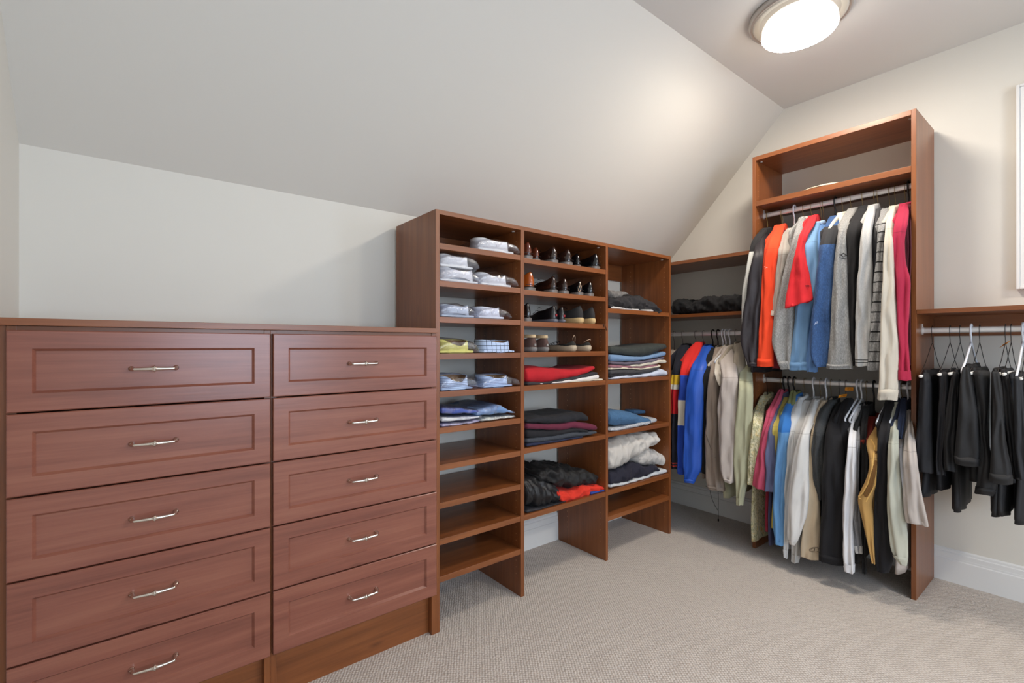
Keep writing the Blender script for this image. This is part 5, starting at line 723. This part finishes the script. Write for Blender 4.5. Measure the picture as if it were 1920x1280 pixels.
for s in SLABS:
    mat=fabric(s['name']+'_cloth',s['c'],heather=s.get('h',0),rough=s.get('r',.9),sheen=s.get('sh',.03)) if not s.get('pat') else lines(s['name']+'_cloth',*s['pat'])
    slab(s['name'],s['label'],s['cat'],s['cols'],s['y0'],s['d'],mat,s['seed'],amp=s.get('amp',.0035),group=s.get('group'),axis=s.get('axis','x'),rnd=s.get('rnd',2.6),scr=s.get('scr',0),folds=s.get('folds',0),nx=s.get('nx',40),n=s.get('n',32))
# shirts: folded body, standing collar, clear bag
def shirt(s):
    x0,x1,zb,h=s['x0'],s['x1'],s['z'],s['h']; y0=Yf+.012+s.get('dy',0); cx=(x0+x1)/2
    t=thing('folded_shirt',s['label'],'shirt',(cx,y0+.15,zb),s.get('group'))
    mat=fabric('shirt_cotton',s['c'],sheen=.05) if not s.get('pat') else lines('shirt_pattern',*s['pat'])
    bx0,bx1=x0-.006,x1+.004
    slab('body',None,None,[(bx0,zb+.012,zb+.0015),(cx,zb+.015,zb+.0015),(bx1,zb+.011,zb+.0015)],y0+.004,.32,mat,s['seed'],amp=.002,parent=t,nx=24,n=24)
    K=[]; n=44; rx=(x1-x0)/2; ry=.062; cy=y0+ry+.001
    for lv in range(8):
        q=lv/7; ring=[]
        for j in range(n):
            a=2*PI*j/n; ca,sa=math.cos(a),math.sin(a)
            fl=1.0-.10*q
            x=cx+rx*(fl+.06*q*(1 if ca>0 else -1.4)*ca)*math.copysign(abs(ca)**.62,ca); y=cy-ry*(1-.12*q)*math.copysign(abs(sa)**.75,sa)
            front=max(0,sa)
            z=zb+.004+h*q-s.get('dip',.01)*q*math.exp(-((ca-.15)/.5)**2)*(1 if sa>0 else -.1)+s.get('arch',.0)*(1-q)*front*math.exp(-(ca/.5)**2)
            ring.append((x,y,z+.0015*nz(ca*3,sa*3,s['seed'])))
        K.append(ring)
    inner=[[(cx+(p[0]-cx)*.955,cy+(p[1]-cy)*.93,p[2]-d) for p in K[-1]] for d in (.0,.5*h,.85*h)]
    m=MB(); m.rings(K+inner,cap0=False,cap1=False); m.build('collar',mat,t,smooth=True)
    # cardboard band inside the collar
    m=MB(); m.rings([[(cx+(p[0]-cx)*.94,cy+(p[1]-cy)*.91,p[2]-.004) for p in K[-1]],[(cx+(p[0]-cx)*.94,cy+(p[1]-cy)*.91,zb+.03) for p in K[-1]]],cap0=False,cap1=True); m.build('collar_support',plain('collar_card','a88a6a',.7),t,smooth=True)
    if s.get('bag',1):
        nx=26; R=[]; n=26; X0=x0-.016; X1=min(x1+s.get('bx',.04),s.get('lim',9)); yy0=y0-.009
        for i in range(nx):
            u=i/(nx-1); x=lerp(X0,X1,u); e=math.sin(PI*min(1,max(0,u)))**.35 if 0<u<1 else .15
            hh=(h+.012)*(.25+.78*e)*.5; ring=[]
            for j in range(n):
                a=2*PI*j/n; ca,sa=math.cos(a),math.sin(a); hd=.17
                dy=-hd*math.copysign(abs(ca)**.6,ca); taper=1 if dy<-.02 else 1-.5*(dy+.02)/.19
                dz=hh*math.copysign(abs(sa)**.7,sa)*taper
                w=.010*nz(x*26+s['seed'],dy*22,dz*40+s['seed'])
                ring.append((x+w*.4,yy0+hd+dy-max(-.004,w)*ca*.5,max(zb+.0008,zb+hh*taper+dz+w*sa)))
            R.append(ring)
        m=MB(); m.rings(R); m.build('plastic_bag',BAG,t,smooth=False)
for s in SHIRTS: shirt(s)
# flat bagged shirts in a heap
for s in BAGGED:
    cols=s['cols']; t=thing('folded_shirt',s['label'],'shirt',(sum(c[0] for c in cols)/len(cols),s['y0']+.14,min(c[2] for c in cols)),'bagged shirts in the mixed heap')
    slab('body',None,None,cols,s['y0'],.28,fabric('bagged_cotton',s['c']),s['seed'],amp=.005,parent=t,nx=30,n=24)
    slab('plastic_bag',None,None,[(c[0],c[1]+.003,c[2]-.0005) for c in cols],s['y0']-.005,.29,BAG,s['seed']+3,amp=.008,parent=t,nx=26,n=22,flat=True,freq=1.6)
# ------------------------------------------------------------------ shoes
def shoe(s):
    x,y,z=s['x'],s['y'],s['z']; L=s.get('L',.285); W=s.get('W',.037); H=s['H']; kind=s['k']; rot=math.radians(s.get('rot',0))
    t=thing('shoe',s['label'],'shoe',(x,y+L/2,z),s['group'])
    cr,sr=math.cos(rot),math.sin(rot)
    def P(a,b,c): return (x+a*cr-b*sr,y+a*sr+b*cr,z+c)
    soleh=.022 if kind=='dress' else s.get('sole',.028)
    def outline(y0,y1,w,c,n=36,heelw=.8,rise=0):
        o=[]
        for j in range(n):
            a=2*PI*j/n; ca,sa=math.cos(a),math.sin(a); q=(1-ca)/2   # q 0 at heel.. 1 at toe
            yy=lerp(y0,y1,(1-math.copysign(abs(ca)**.8,ca))/2)
            f=(yy-y0)/max(1e-6,(y1-y0)); ww=w*(heelw+(1-heelw)*math.sin(min(1,f/.68)*PI/2)) 
            o.append(P(ww*math.copysign(abs(sa)**.75,sa),yy,c+rise*(1-f)**4))
        return o
    m=MB(); R=[]; N=14
    base=soleh*.8
    for i in range(N):
        q=i/(N-1); hz=base+(H-base)*q
        hy=.004+.010*math.sin(q*PI)*-.4+.012*q**2; ty=L-.006-(L-.125)*(q**.62) if q<1 else .122
        w=W*(1.0-.04*math.sin(q*PI)-.27*q**1.8); R.append(outline(hy,ty,w,hz-.024*q**2,heelw=.88-.16*q**1.5,rise=.024*q**2))
    rim=[outline(.022,.116,W*.58,H-.026,heelw=.68,rise=.024),outline(.02,.118,W*.50,H*.6),outline(.02,.12,W*.5,soleh+.006)]
    m.rings(R+rim,cap0=True,cap1=True)
    up=m.build('upper',s['mat'],t,smooth=True)
    if kind=='dress':
        m=MB(); m.rings([outline(0,L,W*1.06,.016,heelw=.82),outline(0,L,W*1.06,.022,heelw=.82)]); m.build('sole',s['smat'],t)
        m=MB(); m.rings([outline(.002,.072,W*.92,0,heelw=.9),outline(.0,.074,W*.95,.017,heelw=.9)]); m.build('heel',s['hmat'],t)
        m=MB(); m.tube([P(W*.9*math.sin(a)*.96,.012-.012*math.cos(a),.029) for a in [k*PI/8-PI/2 for k in range(9)]],.0011,6); m.build('welt',s['smat'],t)
    else:
        m=MB(); m.rings([outline(.004,L-.01,W*.98,0),outline(-.004,L,W*1.10,soleh*.35),outline(-.005,L,W*1.10,soleh*.8),outline(0,L-.004,W*1.03,soleh)]); m.build('sole',s['smat'],t,smooth=True)
        if s.get('collar'):
            m=MB(); m.rings([outline(.006,.125,W*.76,H*.86),outline(.004,.124,W*.78,H*.93),outline(.008,.122,W*.72,H+.004),outline(.020,.116,W*.52,H)],cap0=False,cap1=False); m.build('collar',s['collar'],t,smooth=True)
    if s.get('tab'):
        m=MB(); m.box(-.006,.006,-.003,.004,H*.35,H*.50); m.v=[P(*p) for p in m.v]; m.build('heel_tab',plain('heel_tab',s['tab'],.5),t,bevel=.002)
    # laces across the vamp
    m=MB()
    for k in range(4):
        b=.128+.02*k; q=((L-.006-b)/(L-.125)); zz=base+(H-base)*min(1,max(0,q))**(1/.62)+.002
        m.tube([P(-W*.35,b,zz-.004),P(0,b+.003,zz+.002),P(W*.35,b,zz-.004)],.0016,6)
    m.build('laces',s.get('lmat',PB),t,smooth=True)
    for lp in s.get('loops',[]):
        m=MB(); m.tube([P(*p) for p in lp],.0016,6); m.build('lace_loop',s.get('loopm',PB),t,smooth=True)
def leather(n,c,r=.16): return plain(n,c,r,Coat_Weight=.6,Coat_Roughness=.08)
SM={'brown':leather('brown_leather','5a2818'),'dkbrown':leather('dark_brown_leather','2c1a15'),'black':leather('black_leather','0c0c10'),'tan':leather('tan_leather','a5501a',.22),
 'suede':fabric('charcoal_suede','2c2b2b'),'sneak':leather('black_sneaker_leather','141317',.3),'bsuede':fabric('brown_suede','57403a'),'mesh':fabric('dark_mesh','25231f'),
 'dsole':plain('dark_sole','14110f',.5),'heelblk':plain('heel_stack','77706a',.35),'gum':plain('cream_gum_sole','c8ac7a',.6),'grey':plain('grey_rubber','7c7976',.6),'bei':plain('beige_rubber','b5a58d',.6),'cream':fabric('cream_padding','c9b08a'),'silver':plain('silver_grey_sole','6d6f78',.4)}
for s in SHOES:
    s['mat']=SM[s['mat']]; s['smat']=SM[s['smat']]; s['hmat']=SM[s.get('hmat','heelblk')]
    if s.get('collar'): s['collar']=SM[s['collar']]
    if s.get('loopm'): s['loopm']=plain('cream_cord','c9a98c',.7)
    shoe(s)
# loose lace over the shelf edge
m=MB(); m.tube([(2.046,1.80,1.3175),(2.046,1.757,1.3185),(2.047,1.7535,1.312),(2.048,1.7530,1.298),(2.052,1.7530,1.316),(2.062,1.7530,1.306),(2.074,1.7530,1.283)],.0016,6)
tag(m.build('shoelace',plain('brown_lace','3a2318',.7),smooth=True),'thin dark brown lace hanging over the shelf edge under the suede shoes','shoelace')
# hat on the top shelf of the tower
def hat():
    y,x,z=.985,3.05,2.0505; t=thing('hat','flat pale brimmed hat lying on the top shelf of the wardrobe tower','hat',(x,y,z))
    m=MB(); n=48; R=[]
    for r,dz in ((.075,.030),(.09,.024),(.12,.016),(.150,.008),(.152,.004),(.148,.003),(.12,.010),(.075,.020)):
        R.append([(x+r*.95*math.cos(2*PI*j/n),y+r*math.sin(2*PI*j/n),z+dz+.005*math.cos(4*PI*j/n+.5)*(r/.15)**2) for j in range(n)])
    m.rings(R,cap0=False,cap1=False); m.build('brim',fabric('pale_straw','d8ccb4'),t,smooth=True)
    MB().lathe([(.078,z+.020),(.080,z+.026),(.076,z+.034),(.060,z+.038),(.02,z+.039)],x,y).build('crown',fabric('pale_straw_crown','dcd3bf'),t,smooth=True)
hat()
# ------------------------------------------------------------------ daylight, camera, world
w=bpy.data.worlds.new('World'); bpy.context.scene.world=w; w.use_nodes=True
w.node_tree.nodes['Background'].inputs[0].default_value=(.50,.68,1,1); w.node_tree.nodes['Background'].inputs[1].default_value=WORLD
al=bpy.data.lights.new('window_daylight','AREA'); al.shape='RECTANGLE'; al.size=1.36; al.size_y=1.26; al.energy=DAY; al.color=(.72,.84,1.0)
ao=bpy.data.objects.new('window_daylight',al); C.objects.link(ao); ao.location=(1.05,YF-.08,1.40); ao.rotation_euler=(PI/2,0,0)
al=bpy.data.lights.new('window_daylight_right','AREA'); al.shape='RECTANGLE'; al.size=1.06; al.size_y=1.26; al.energy=DAY2; al.color=(.66,.80,1.0)
ao=bpy.data.objects.new('window_daylight_right',al); C.objects.link(ao); ao.location=(XR+.08,-1.70,1.40); ao.rotation_euler=(PI/2,0,PI/2)
cam=bpy.data.cameras.new('camera'); co=bpy.data.objects.new('camera',cam); C.objects.link(co); bpy.context.scene.camera=co
cam.sensor_width=36; cam.lens=896.97/1920*36; cam.shift_y=7.15/1920; cam.clip_start=.02
co.location=(0,0,1.2); co.rotation_euler=(PI/2,0,CAMA-PI/2)
sc=bpy.context.scene
sc.view_settings.view_transform='Standard'; sc.view_settings.look='None'; sc.view_settings.exposure=EXPO; sc.view_settings.gamma=1; sc.view_settings.use_curve_mapping=False
for o in bpy.data.objects:
    if '_b' in o: del o['_b']
